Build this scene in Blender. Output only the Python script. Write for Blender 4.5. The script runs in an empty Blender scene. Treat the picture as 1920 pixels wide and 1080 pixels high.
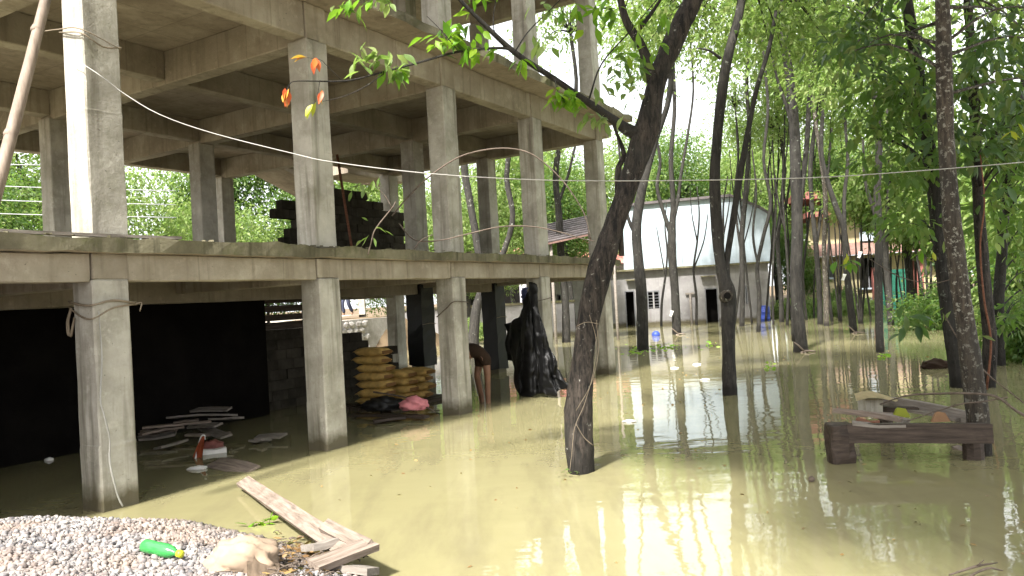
import bpy, bmesh, math, random
import numpy as np
from mathutils import Vector, Matrix

random.seed(7)
rng = np.random.default_rng(11)
sc = bpy.context.scene
COL = sc.collection

# ------------------------------------------------------------------ camera
CH, CF, CP, CR = 1.85, 1448.8, 0.0143, 0.054     # eye height, focal (px of 1920), pitch, roll
cam_d = bpy.data.cameras.new('camera')
cam = bpy.data.objects.new('camera', cam_d)
COL.objects.link(cam)
cam_d.sensor_width = 36.0
cam_d.lens = CF / 1920 * 36.0
cam_d.clip_end = 2000
cam.matrix_world = (Matrix.Translation((0, 0, CH)) @ Matrix.Rotation(math.pi/2 + CP, 4, 'X')
                    @ Matrix.Rotation(-CR, 4, 'Z'))
sc.camera = cam

# ------------------------------------------------------------------ world and sun
BA = 0.542                                          # heading of the facade
SUN_EL = 50.0
# the light travels along the facade, slightly into the building
_ld = np.array([math.sin(BA - 0.06), math.cos(BA - 0.06)])
sun_vec = Vector((-_ld[0]*math.cos(math.radians(SUN_EL)), -_ld[1]*math.cos(math.radians(SUN_EL)), math.sin(math.radians(SUN_EL))))
w = bpy.data.worlds.new('World'); sc.world = w; w.use_nodes = True
nt = w.node_tree
sky = nt.nodes.new('ShaderNodeTexSky'); sky.sky_type = 'NISHITA'; sky.sun_disc = False
sky.sun_elevation = math.radians(SUN_EL)
sky.sun_rotation = math.atan2(sun_vec.x, sun_vec.y)
sky.air_density = 1.0; sky.dust_density = 8.0; sky.ozone_density = 1.0
bg = nt.nodes['Background']; bg.inputs['Strength'].default_value = 0.12
# thin bright cloud over most of the sky, the same all round
_tc = nt.nodes.new('ShaderNodeTexCoord'); _cn = nt.nodes.new('ShaderNodeTexNoise'); _cn.inputs['Scale'].default_value = 2.2; _cn.inputs['Detail'].default_value = 5
nt.links.new(_tc.outputs['Generated'], _cn.inputs['Vector'])
_cr = nt.nodes.new('ShaderNodeMapRange'); _cr.inputs['From Min'].default_value = 0.25; _cr.inputs['From Max'].default_value = 0.6; _cr.inputs['To Min'].default_value = 0.6; _cr.inputs['To Max'].default_value = 0.97
nt.links.new(_cn.outputs['Fac'], _cr.inputs['Value'])
_cm = nt.nodes.new('ShaderNodeMix'); _cm.data_type = 'RGBA'; _cm.inputs[7].default_value = (4.6, 4.7, 4.8, 1)
nt.links.new(_cr.outputs[0], _cm.inputs[0]); nt.links.new(sky.outputs[0], _cm.inputs[6]); nt.links.new(_cm.outputs[2], bg.inputs[0])
sun_d = bpy.data.lights.new('sun', 'SUN'); sun_d.energy = 3.6; sun_d.angle = math.radians(4.0); sun_d.color = (1.0, 0.965, 0.91)
sun = bpy.data.objects.new('sun', sun_d); COL.objects.link(sun)
sun.rotation_euler = (-sun_vec).to_track_quat('-Z', 'Y').to_euler()
sc.view_settings.view_transform = 'Standard'; sc.view_settings.look = 'None'
sc.view_settings.exposure = 2.1; sc.view_settings.gamma = 1.0
try:
    sc.view_settings.use_curve_mapping = False
except Exception:
    pass
sc.render.engine = 'CYCLES'
sc.cycles.use_denoising = True
sc.cycles.adaptive_threshold = 0.03
sc.cycles.max_bounces = 6; sc.cycles.diffuse_bounces = 2; sc.cycles.glossy_bounces = 3
sc.cycles.transmission_bounces = 4; sc.cycles.transparent_max_bounces = 6
sc.cycles.sample_clamp_indirect = 6.0

# ------------------------------------------------------------------ survey helpers
def ray(px, py):
    X, Y = px - 960, py - 540
    u = X*math.cos(CR) - Y*math.sin(CR); v = X*math.sin(CR) + Y*math.cos(CR)
    a, b = 1.0, -v/CF
    return np.array([u/CF, a*math.cos(CP) - b*math.sin(CP), a*math.sin(CP) + b*math.cos(CP)])
C0 = np.array([0, 0, CH])
def at_z(px, py, z=0.0):
    d = ray(px, py); return C0 + d*(z - CH)/d[2]
def at_y(px, py, Y):
    d = ray(px, py); return C0 + d*Y/d[1]
UU = np.array([math.sin(BA), math.cos(BA), 0.0]); VV = np.array([-math.cos(BA), math.sin(BA), 0.0])
BO = np.array([-4.06, 7.504, 0.0])
def loc_uv(P): q = np.asarray(P) - BO; return float(q@UU), float(q@VV), float(P[2])
def at_v(px, py, v):                                # building-local point in the plane v = const
    d = ray(px, py); t = (v - (C0-BO)@VV)/(d@VV); return loc_uv(C0 + d*t)
def wuv(u, v, z): return BO + UU*u + VV*v + np.array([0, 0, z])

# ------------------------------------------------------------------ materials
MATS = {}
def new_mat(name):
    m = bpy.data.materials.new(name); m.use_nodes = True
    MATS[name] = m
    n = m.node_tree.nodes; b = n['Principled BSDF']
    return m, m.node_tree, n, b
def N(nt, typ, **kw):
    n = nt.nodes.new(typ)
    for k, v in kw.items(): setattr(n, k, v)
    return n
def noise(nt, vec, scale, detail=4, rough=0.55):
    n = N(nt, 'ShaderNodeTexNoise'); n.inputs['Scale'].default_value = scale
    n.inputs['Detail'].default_value = detail; n.inputs['Roughness'].default_value = rough
    if vec is not None: nt.links.new(vec, n.inputs['Vector'])
    return n.outputs['Fac']
def ramp(nt, fac, stops):
    r = N(nt, 'ShaderNodeValToRGB'); e = r.color_ramp.elements
    while len(e) < len(stops): e.new(0.5)
    for q, (p, c) in zip(e, stops):
        q.position = p; q.color = (*c, 1) if len(c) == 3 else c
    nt.links.new(fac, r.inputs[0]); return r.outputs[0]
def mix(nt, fac, a, b, mode='MIX'):
    m = N(nt, 'ShaderNodeMix', data_type='RGBA', blend_type=mode)
    for s, v in ((0, fac), (6, a), (7, b)):
        if hasattr(v, 'links') or isinstance(v, bpy.types.NodeSocket): nt.links.new(v, m.inputs[s])
        elif isinstance(v, (int, float)): m.inputs[s].default_value = v
        else: m.inputs[s].default_value = (*v, 1)
    return m.outputs[2]
def bump(nt, b, h, strength=0.3, dist=0.01):
    n = N(nt, 'ShaderNodeBump'); n.inputs['Strength'].default_value = strength; n.inputs['Distance'].default_value = dist
    nt.links.new(h, n.inputs['Height']); nt.links.new(n.outputs[0], b.inputs['Normal'])
def objvec(nt, scale=(1, 1, 1), rnd=True):
    t = N(nt, 'ShaderNodeTexCoord'); m = N(nt, 'ShaderNodeMapping'); m.inputs['Scale'].default_value = scale
    if rnd:
        oi = N(nt, 'ShaderNodeObjectInfo'); vm = N(nt, 'ShaderNodeVectorMath', operation='SCALE')
        cx = N(nt, 'ShaderNodeCombineXYZ')
        for i in range(3): nt.links.new(oi.outputs['Random'], cx.inputs[i])
        nt.links.new(cx.outputs[0], vm.inputs[0]); vm.inputs['Scale'].default_value = 37.0
        ad = N(nt, 'ShaderNodeVectorMath', operation='ADD')
        nt.links.new(t.outputs['Object'], ad.inputs[0]); nt.links.new(vm.outputs[0], ad.inputs[1])
        nt.links.new(ad.outputs[0], m.inputs['Vector'])
    else:
        nt.links.new(t.outputs['Object'], m.inputs['Vector'])
    return m.outputs[0]

def tide(nt, c, col, top, amount=0.8):
    """damp mud band left by the flood just above the water"""
    g = N(nt, 'ShaderNodeNewGeometry'); sp = N(nt, 'ShaderNodeSeparateXYZ'); nt.links.new(g.outputs['Position'], sp.inputs[0])
    nz = noise(nt, g.outputs['Position'], 6.0, 4, 0.6)
    ma = N(nt, 'ShaderNodeMath', operation='MULTIPLY_ADD'); nt.links.new(nz, ma.inputs[0]); ma.inputs[1].default_value = -0.22; nt.links.new(sp.outputs['Z'], ma.inputs[2])
    f = ramp(nt, ma.outputs[0], [(0.0, (amount,)*3), (max(0.01, top), (0, 0, 0))])
    return mix(nt, f, c, col)
def concrete(name, ca, cb, stain, moss=0.0, streak=0.5, spots=True):
    m, nt, n, b = new_mat(name)
    v = objvec(nt)
    c = mix(nt, ramp(nt, noise(nt, v, 1.6, 6, 0.62), [(0.35, (0, 0, 0)), (0.68, (1, 1, 1))]), ca, cb)
    bl = ramp(nt, noise(nt, v, 0.9, 7, 0.7), [(0.48, (0, 0, 0)), (0.64, (0.5, 0.5, 0.5))])
    c = mix(nt, bl, c, tuple(p*0.55+q*0.45 for p, q in zip(stain, ca)))
    lt = ramp(nt, noise(nt, v, 4.5, 6, 0.75), [(0.56, (0, 0, 0)), (0.68, (0.5, 0.5, 0.5))])
    c = mix(nt, lt, c, tuple(min(1, q*1.18) for q in cb))
    if name in ('concrete_beam', 'concrete_ceiling'):        # joints and pale slurry lines of the shuttering boards
        tc = N(nt, 'ShaderNodeTexCoord'); sp0 = N(nt, 'ShaderNodeSeparateXYZ'); nt.links.new(tc.outputs['Object'], sp0.inputs[0])
        for ax, per in (('X', 1.22), ('Y', 0.61)):
            md = N(nt, 'ShaderNodeMath', operation='PINGPONG'); nt.links.new(sp0.outputs[ax], md.inputs[0]); md.inputs[1].default_value = per/2
            ln = ramp(nt, md.outputs[0], [(0.0, (0.4, 0.4, 0.4)), (0.014, (0, 0, 0))])
            c = mix(nt, ln, c, tuple(q*0.8 for q in stain))
        bv = N(nt, 'ShaderNodeVectorMath', operation='SNAP'); nt.links.new(tc.outputs['Object'], bv.inputs[0]); bv.inputs[1].default_value = (1.22, 0.61, 50)
        wn = N(nt, 'ShaderNodeTexWhiteNoise'); nt.links.new(bv.outputs[0], wn.inputs[0])
        c = mix(nt, ramp(nt, wn.outputs[0], [(0.0, (0, 0, 0)), (1.0, (0.22, 0.22, 0.22))]), c, tuple(p*0.5+q*0.5 for p, q in zip(ca, stain)))
    vs = objvec(nt, (7, 7, 0.45))
    st = ramp(nt, noise(nt, vs, 1.0, 5, 0.6), [(0.52, (0, 0, 0)), (0.72, (1, 1, 1))])
    stm = N(nt, 'ShaderNodeMath', operation='MULTIPLY'); nt.links.new(st, stm.inputs[0]); stm.inputs[1].default_value = streak
    c = mix(nt, stm.outputs[0], c, stain)
    if moss > 0:
        mm = ramp(nt, noise(nt, v, 2.6, 6, 0.7), [(0.5, (0, 0, 0)), (0.7, (1, 1, 1))])
        mo = N(nt, 'ShaderNodeMath', operation='MULTIPLY'); nt.links.new(mm, mo.inputs[0]); mo.inputs[1].default_value = moss
        c = mix(nt, mo.outputs[0], c, (0.09, 0.095, 0.035))
    if spots:
        sp = ramp(nt, noise(nt, v, 34, 3, 0.5), [(0.22, (0.8, 0.8, 0.8)), (0.30, (0, 0, 0))])
        c = mix(nt, sp, c, tuple(k*0.45 for k in stain))
    if name in ('concrete_column', 'plaster_grey', 'rubble'): c = tide(nt, c, (0.085, 0.072, 0.04), 0.16, 0.92)
    nt.links.new(c, b.inputs['Base Color']); b.inputs['Roughness'].default_value = 0.9
    b.inputs['Specular IOR Level'].default_value = 0.0 if 'dark' in name else 0.25
    bump(nt, b, noise(nt, v, 22, 6, 0.65), 0.55, 0.014)
    return m
concrete('concrete_column', (0.30, 0.28, 0.235), (0.50, 0.475, 0.41), (0.13, 0.115, 0.085), 0.3, 0.8)
concrete('concrete_beam', (0.29, 0.25, 0.19), (0.45, 0.405, 0.32), (0.12, 0.095, 0.065), 0.15, 0.5)
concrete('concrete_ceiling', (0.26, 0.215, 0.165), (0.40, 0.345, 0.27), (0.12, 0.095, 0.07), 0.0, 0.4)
concrete('concrete_edge', (0.09, 0.08, 0.05), (0.22, 0.20, 0.13), (0.035, 0.032, 0.017), 0.95, 0.9)
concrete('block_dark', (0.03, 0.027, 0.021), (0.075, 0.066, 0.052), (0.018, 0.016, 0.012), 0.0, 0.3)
concrete('plaster_grey', (0.20, 0.19, 0.19), (0.27, 0.26, 0.255), (0.16, 0.145, 0.135), 0.0, 0.6)
concrete('plaster_white', (0.34, 0.40, 0.45), (0.42, 0.48, 0.53), (0.22, 0.24, 0.245), 0.0, 0.45, False)
concrete('plaster_yellow', (0.36, 0.31, 0.18), (0.42, 0.37, 0.23), (0.26, 0.22, 0.13), 0.0, 0.3, False)
concrete('rubble', (0.22, 0.20, 0.18), (0.38, 0.36, 0.34), (0.10, 0.09, 0.08), 0.2, 0.3)
concrete('dark_shade_wall', (0.005, 0.0045, 0.004), (0.009, 0.008, 0.007), (0.004, 0.0035, 0.003), 0.0, 0.3, False)  # near black colour stands in for the deep shade of the bay

def wood(name, ca, cb, sc_=(2, 22, 22), rough=0.85, spec=0.2):
    m, nt, n, b = new_mat(name)
    v = objvec(nt, sc_)
    f = noise(nt, v, 1.6, 6, 0.65)
    c = mix(nt, ramp(nt, f, [(0.32, (0, 0, 0)), (0.68, (1, 1, 1))]), ca, cb)
    f2 = noise(nt, objvec(nt), 3.0, 4, 0.6)
    c = mix(nt, ramp(nt, f2, [(0.55, (0, 0, 0)), (0.75, (0.7, 0.7, 0.7))]), c, tuple(k*0.35 for k in ca))
    nt.links.new(c, b.inputs['Base Color']); b.inputs['Roughness'].default_value = rough
    b.inputs['Specular IOR Level'].default_value = spec
    bump(nt, b, f, 0.5, 0.006)
wood('plank_pale', (0.11, 0.085, 0.066), (0.28, 0.225, 0.185))
wood('plank_wet', (0.028, 0.021, 0.016), (0.085, 0.063, 0.05), rough=0.55)
wood('plank_grey', (0.14, 0.12, 0.10), (0.28, 0.25, 0.22))
wood('bamboo', (0.15, 0.115, 0.085), (0.27, 0.215, 0.17), (14, 14, 1.2), 0.6)
wood('twig', (0.07, 0.055, 0.042), (0.16, 0.125, 0.10))
wood('rust', (0.12, 0.05, 0.03), (0.22, 0.10, 0.06))

def bark(name, ca, cb, lichen, amount, patch=7.0):
    m, nt, n, b = new_mat(name)
    v = objvec(nt); vs = objvec(nt, (16, 16, 3.0))
    f = noise(nt, vs, 1.2, 7, 0.7)
    f3 = noise(nt, objvec(nt, (30, 30, 8)), 1.5, 6, 0.7)
    c = mix(nt, ramp(nt, f, [(0.40, (0, 0, 0)), (0.64, (1, 1, 1))]), ca, cb)
    c = mix(nt, ramp(nt, f3, [(0.36, (0.8, 0.8, 0.8)), (0.5, (0, 0, 0))]), c, tuple(q*.6 for q in ca))
    l = ramp(nt, noise(nt, v, patch, 5, 0.7), [(amount, (0, 0, 0)), (amount+0.06, (1, 1, 1))])
    c = mix(nt, l, c, lichen)
    l2 = ramp(nt, noise(nt, v, 2.2, 4, 0.6), [(0.45, (0, 0, 0)), (0.7, (0.6, 0.6, 0.6))])
    c = mix(nt, l2, c, (0.045, 0.042, 0.036))
    c = tide(nt, c, (0.012, 0.010, 0.008), 0.12, 0.85)
    nt.links.new(c, b.inputs['Base Color']); b.inputs['Roughness'].default_value = 0.85
    b.inputs['Specular IOR Level'].default_value = 0.3
    bump(nt, b, f, 1.0, 0.035)
bark('bark_main', (0.007, 0.006, 0.005), (0.07, 0.056, 0.045), (0.36, 0.35, 0.31), 0.64, 15.0)
bark('bark_dark', (0.013, 0.0115, 0.010), (0.04, 0.036, 0.03), (0.14, 0.15, 0.125), 0.62)
bark('bark_pale', (0.03, 0.024, 0.018), (0.10, 0.08, 0.06), (0.26, 0.25, 0.21), 0.55, 19.0)
bark('bark_far', (0.022, 0.02, 0.018), (0.06, 0.054, 0.046), (0.24, 0.24, 0.21), 0.62)

def leaf(name, ca, cb, cc, trans=0.45, rough=0.45):
    m, nt, n, b = new_mat(name)
    g = N(nt, 'ShaderNodeNewGeometry')
    oi = N(nt, 'ShaderNodeObjectInfo')
    ad = N(nt, 'ShaderNodeMath', operation='ADD'); fr = N(nt, 'ShaderNodeMath', operation='FRACT')
    nt.links.new(g.outputs['Random Per Island'], ad.inputs[0]); nt.links.new(oi.outputs['Random'], ad.inputs[1])
    nt.links.new(ad.outputs[0], fr.inputs[0])
    c = ramp(nt, fr.outputs[0], [(0.0, ca), (0.6, cb), (0.93, cc), (1.0, cc)])
    nt.links.new(c, b.inputs['Base Color']); b.inputs['Roughness'].default_value = rough
    b.inputs['Specular IOR Level'].default_value = 0.35
    tr = N(nt, 'ShaderNodeBsdfTranslucent'); tc = mix(nt, 0.5, c, (0.20, 0.34, 0.03))
    nt.links.new(tc, tr.inputs[0])
    ms = N(nt, 'ShaderNodeMixShader'); ms.inputs[0].default_value = trans
    nt.links.new(b.outputs[0], ms.inputs[1]); nt.links.new(tr.outputs[0], ms.inputs[2])
    nt.links.new(ms.outputs[0], n['Material Output'].inputs[0])
leaf('leaf_mid', (0.055, 0.115, 0.03), (0.095, 0.175, 0.045), (0.17, 0.21, 0.07), 0.55)
leaf('leaf_dark', (0.03, 0.066, 0.028), (0.06, 0.12, 0.045), (0.13, 0.16, 0.055), 0.42, 0.35)
leaf('leaf_light', (0.15, 0.235, 0.07), (0.24, 0.33, 0.10), (0.34, 0.39, 0.16), 0.58)
leaf('leaf_fresh', (0.10, 0.26, 0.015), (0.17, 0.36, 0.02), (0.27, 0.42, 0.03), 0.5)
leaf('leaf_red', (0.55, 0.06, 0.03), (0.62, 0.12, 0.04), (0.6, 0.3, 0.05), 0.4)
leaf('leaf_yellow', (0.35, 0.38, 0.03), (0.45, 0.45, 0.04), (0.5, 0.5, 0.06), 0.4)
leaf('leaf_brown', (0.16, 0.09, 0.04), (0.24, 0.14, 0.06), (0.30, 0.20, 0.08), 0.2)

def plain(name, c, rough=0.6, spec=0.4, metal=0.0, var=0.25, scale=6.0, c2=None):
    m, nt, n, b = new_mat(name)
    f = noise(nt, objvec(nt), scale, 5, 0.6)
    cc = mix(nt, ramp(nt, f, [(0.35, (0, 0, 0)), (0.7, (1, 1, 1))]), tuple(k*(1-var) for k in c), c2 or tuple(min(1, k*(1+var*0.5)) for k in c))
    nt.links.new(cc, b.inputs['Base Color']); b.inputs['Roughness'].default_value = rough
    b.inputs['Specular IOR Level'].default_value = spec; b.inputs['Metallic'].default_value = metal
    bump(nt, b, noise(nt, objvec(nt), scale*5, 4), 0.15, 0.005)
    return m
plain('bag_yellow', (0.58, 0.38, 0.12), 0.7, 0.3, var=0.4)
plain('bag_print', (0.20, 0.10, 0.03), 0.8)
plain('sack_pink', (0.62, 0.22, 0.24), 0.8, var=0.3)
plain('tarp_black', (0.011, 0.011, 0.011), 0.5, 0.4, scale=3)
plain('cloth_brown', (0.035, 0.022, 0.015), 0.9, 0.1)
plain('cloth_blue', (0.10, 0.11, 0.22), 0.8, 0.2)
plain('cloth_tan', (0.30, 0.225, 0.16), 0.85, 0.2, scale=4)
plain('cloth_orange', (0.55, 0.14, 0.06), 0.8, 0.2)
plain('foam_white', (0.75, 0.73, 0.70), 0.7, 0.3, var=0.12)
plain('cable_white', (0.36, 0.35, 0.32), 0.6, var=0.15)
plain('cable_grey', (0.35, 0.36, 0.36), 0.6, var=0.15)
plain('rope', (0.22, 0.18, 0.13), 0.9, 0.1)
plain('hole_black', (0.008, 0.007, 0.006), 0.9, 0.1)
plain('frame_grey', (0.16, 0.16, 0.17), 0.6)
plain('paint_blue', (0.03, 0.06, 0.32), 0.5)
plain('paint_red', (0.24, 0.085, 0.07), 0.6)
plain('paint_green', (0.018, 0.13, 0.085), 0.5)
plain('roof_tile', (0.22, 0.13, 0.105), 0.85, var=0.4, scale=10)
plain('roof_sheet', (0.10, 0.085, 0.085), 0.6, var=0.3)
plain('mud', (0.16, 0.115, 0.07), 0.9, 0.15, var=0.4, scale=1.5)
plain('road_dust', (0.42, 0.38, 0.32), 0.9, 0.15, var=0.15, scale=1.5)
plain('car_paint', (0.035, 0.035, 0.045), 0.3, 0.5, var=0.1)
plain('car_glass', (0.01, 0.012, 0.015), 0.08, 0.6, var=0.1)
plain('tyre_rubber', (0.015, 0.015, 0.015), 0.9)
plain('skin', (0.20, 0.10, 0.06), 0.6)
plain('trousers', (0.035, 0.04, 0.07), 0.85)
plain('shirt', (0.45, 0.45, 0.42), 0.85)
plain('hair', (0.01, 0.008, 0.007), 0.6)
plain('brick_orange', (0.30, 0.17, 0.09), 0.85)
plain('sheet_cream', (0.62, 0.52, 0.30), 0.6)
plain('metal_grey', (0.35, 0.35, 0.36), 0.45, metal=0.6)

# plastic bottle
m, nt_, n_, b_ = new_mat('bottle_green')
b_.inputs['Base Color'].default_value = (0.06, 0.36, 0.09, 1); b_.inputs['Roughness'].default_value = 0.15
b_.inputs['Transmission Weight'].default_value = 0.35
plain('cap_yellow', (0.55, 0.60, 0.03), 0.4)

# gravel, one tint per stone
m, nt_, n_, b_ = new_mat('gravel')
g_ = N(nt_, 'ShaderNodeNewGeometry')
c_ = ramp(nt_, g_.outputs['Random Per Island'], [(0.0, (0.04, 0.04, 0.046)), (0.35, (0.12, 0.12, 0.13)), (0.75, (0.25, 0.24, 0.235)), (1.0, (0.38, 0.32, 0.27))])
c_ = mix(nt_, ramp(nt_, noise(nt_, objvec(nt_, rnd=False), 60, 3), [(0.4, (0, 0, 0)), (0.7, (0.4, 0.4, 0.4))]), c_, (0.38, 0.32, 0.27))
c_ = mix(nt_, ramp(nt_, noise(nt_, N(nt_, 'ShaderNodeNewGeometry').outputs['Position'], 1.1, 5, 0.65), [(0.46, (0, 0, 0)), (0.66, (0.85, 0.85, 0.85))]), c_, (0.22, 0.155, 0.115))
c_ = tide(nt_, c_, (0.07, 0.06, 0.045), 0.10, 0.85)
nt_.links.new(c_, b_.inputs['Base Color']); b_.inputs['Roughness'].default_value = 0.85

# flood water: turbid silt, a smooth skin that mirrors, small ripples
m, nt_, n_, b_ = new_mat('flood_water')
gv = N(nt_, 'ShaderNodeNewGeometry').outputs['Position']
c_ = mix(nt_, ramp(nt_, noise(nt_, gv, 0.22, 3, 0.5), [(0.3, (0, 0, 0)), (0.7, (1, 1, 1))]), (0.218, 0.198, 0.100), (0.27, 0.248, 0.135))
mp2 = N(nt_, 'ShaderNodeMapping'); mp2.inputs['Rotation'].default_value = (0, 0, 0.6); mp2.inputs['Scale'].default_value = (1.6, 0.35, 1); nt_.links.new(gv, mp2.inputs['Vector'])
c_ = mix(nt_, ramp(nt_, noise(nt_, mp2.outputs[0], 1.3, 6, 0.65), [(0.48, (0, 0, 0)), (0.7, (0.75, 0.75, 0.75))]), c_, (0.175, 0.155, 0.088))
nt_.links.new(c_, b_.inputs['Base Color'])
b_.inputs['Roughness'].default_value = 0.02; b_.inputs['IOR'].default_value = 1.6
b_.inputs['Specular IOR Level'].default_value = 0.5
mp = N(nt_, 'ShaderNodeMapping'); mp.inputs['Scale'].default_value = (1.0, 1.7, 1.0); nt_.links.new(gv, mp.inputs['Vector'])
h1 = noise(nt_, mp.outputs[0], 1.7, 2, 0.4); h2 = noise(nt_, mp.outputs[0], 7.5, 2, 0.5)
ma = N(nt_, 'ShaderNodeMath', operation='MULTIPLY_ADD'); nt_.links.new(h2, ma.inputs[0]); ma.inputs[1].default_value = 0.13; nt_.links.new(h1, ma.inputs[2])
bump(nt_, b_, ma.outputs[0], 0.085, 0.05)

# ------------------------------------------------------------------ object helpers
def mesh_from(name, verts, faces, mat=None, smooth=False):
    me = bpy.data.meshes.new(name); me.from_pydata([tuple(v) for v in verts], [], [tuple(f) for f in faces]); me.update()
    if mat: me.materials.append(MATS[mat])
    if smooth: me.polygons.foreach_set('use_smooth', [True]*len(me.polygons))
    return me
def link(name, me, parent=None, loc=(0, 0, 0), rot=(0, 0, 0), scale=None):
    o = bpy.data.objects.new(name, me); COL.objects.link(o)
    o.location = loc; o.rotation_euler = rot
    if scale is not None: o.scale = scale
    if parent: o.parent = parent
    return o
def tag(o, label=None, cat=None, group=None, kind=None):
    if label: o['label'] = label
    if cat: o['category'] = cat
    if group: o['group'] = group
    if kind: o['kind'] = kind
    return o
def empty(name, loc=(0, 0, 0), rotz=0.0, label=None, cat=None, group=None):
    return tag(link(name, None, None, tuple(loc), (0, 0, rotz)), label, cat, group)
def box_vf(x0, x1, y0, y1, z0, z1):
    v = [(x0, y0, z0), (x1, y0, z0), (x1, y1, z0), (x0, y1, z0), (x0, y0, z1), (x1, y0, z1), (x1, y1, z1), (x0, y1, z1)]
    f = [(0, 3, 2, 1), (4, 5, 6, 7), (0, 1, 5, 4), (1, 2, 6, 5), (2, 3, 7, 6), (3, 0, 4, 7)]
    return v, f
def rough_box(name, x0, x1, y0, y1, z0, z1, mat, parent=None, jit=0.006, step=0.35, bev=0.012, seed=None):
    """a cast block with bevelled, slightly uneven edges"""
    bm = bmesh.new(); v, f = box_vf(x0, x1, y0, y1, z0, z1)
    vs = [bm.verts.new(q) for q in v]
    for q in f: bm.faces.new([vs[i] for i in q])
    if bev: bmesh.ops.bevel(bm, geom=bm.edges[:], offset=bev, segments=1, affect='EDGES')
    r = random.Random(seed if seed is not None else hash((round(x0, 2), round(y0, 2), round(z0, 2))) & 0xffff)
    for ax, a, b in ((0, x0, x1), (1, y0, y1), (2, z0, z1)):
        n = int((b-a)/step)
        for k in range(1, n+1):
            c = [0, 0, 0]; c[ax] = a + (b-a)*k/(n+1); no = [0, 0, 0]; no[ax] = 1
            bmesh.ops.bisect_plane(bm, geom=bm.verts[:]+bm.edges[:]+bm.faces[:], plane_co=c, plane_no=no)
    for q in bm.verts:
        q.co.x += r.uniform(-jit, jit); q.co.y += r.uniform(-jit, jit); q.co.z += r.uniform(-jit, jit)
    me = bpy.data.meshes.new(name); bm.to_mesh(me); bm.free(); me.materials.append(MATS[mat])
    return link(name, me, parent)
def sbox(name, x0, x1, y0, y1, z0, z1, mat, parent=None, bev=0.0):
    if not bev:
        v, f = box_vf(x0, x1, y0, y1, z0, z1); return link(name, mesh_from(name, v, f, mat), parent)
    return rough_box(name, x0, x1, y0, y1, z0, z1, mat, parent, 0.0, 99, bev)

def spline(P, n):
    P = [np.asarray(p, float) for p in P]
    if len(P) < 3:
        return [P[0] + (P[-1]-P[0])*t for t in np.linspace(0, 1, n*(len(P)-1)+1)]
    Q = [2*P[0]-P[1]] + P + [2*P[-1]-P[-2]]; out = []
    for i in range(1, len(Q)-2):
        a, b, c, d = Q[i-1:i+3]
        for k in range(n):
            t = k/n
            out.append(0.5*((2*b) + (c-a)*t + (2*a-5*b+4*c-d)*t*t + (3*b-a-3*c+d)*t**3))
    out.append(P[-1]); return out
def tube_vf(P, R, sides=8, n=4, wob=0.0, cap=True, seed=0):
    """tapered tube along a smooth path, uneven by wob"""
    pts = spline(P, n); rr = np.interp(np.linspace(0, 1, len(pts)), np.linspace(0, 1, len(R)), R)
    r = np.random.default_rng(seed); vs, fs = [], []
    ang0 = r.uniform(0, 6.28, 3)
    up = np.array([0.13, 0.99, 0.05])
    for i, p in enumerate(pts):
        t = pts[min(i+1, len(pts)-1)] - pts[max(i-1, 0)]; t = t/(np.linalg.norm(t)+1e-9)
        a = np.cross(t, up); a /= np.linalg.norm(a)+1e-9; b = np.cross(t, a); up = -b if abs(t@up) > 0.9 else up
        for k in range(sides):
            th = 2*math.pi*k/sides
            q = rr[i]*(1 + wob*(0.5*math.sin(2*th+ang0[0]+i*0.5) + 0.4*math.sin(3*th+ang0[1]-i*0.33) + r.uniform(-0.35, 0.35)))
            vs.append(p + (a*math.cos(th) + b*math.sin(th))*q)
    for i in range(len(pts)-1):
        for k in range(sides):
            k2 = (k+1) % sides
            fs.append((i*sides+k, i*sides+k2, (i+1)*sides+k2, (i+1)*sides+k))
    if cap:
        fs.append(tuple(range(sides-1, -1, -1))); o = (len(pts)-1)*sides; fs.append(tuple(o+k for k in range(sides)))
    return vs, fs
def tube(name, P, R, mat, parent=None, sides=8, n=4, wob=0.0, seed=0, smooth=True):
    v, f = tube_vf(P, R, sides, n, wob, True, seed)
    return link(name, mesh_from(name, v, f, mat, smooth), parent)
def join_vf(parts):
    V, F = [], []
    for v, f in parts:
        o = len(V); V += list(v); F += [tuple(i+o for i in q) for q in f]
    return V, F
def local(parent_loc, P): return [np.asarray(p)-np.asarray(parent_loc) for p in P]

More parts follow.
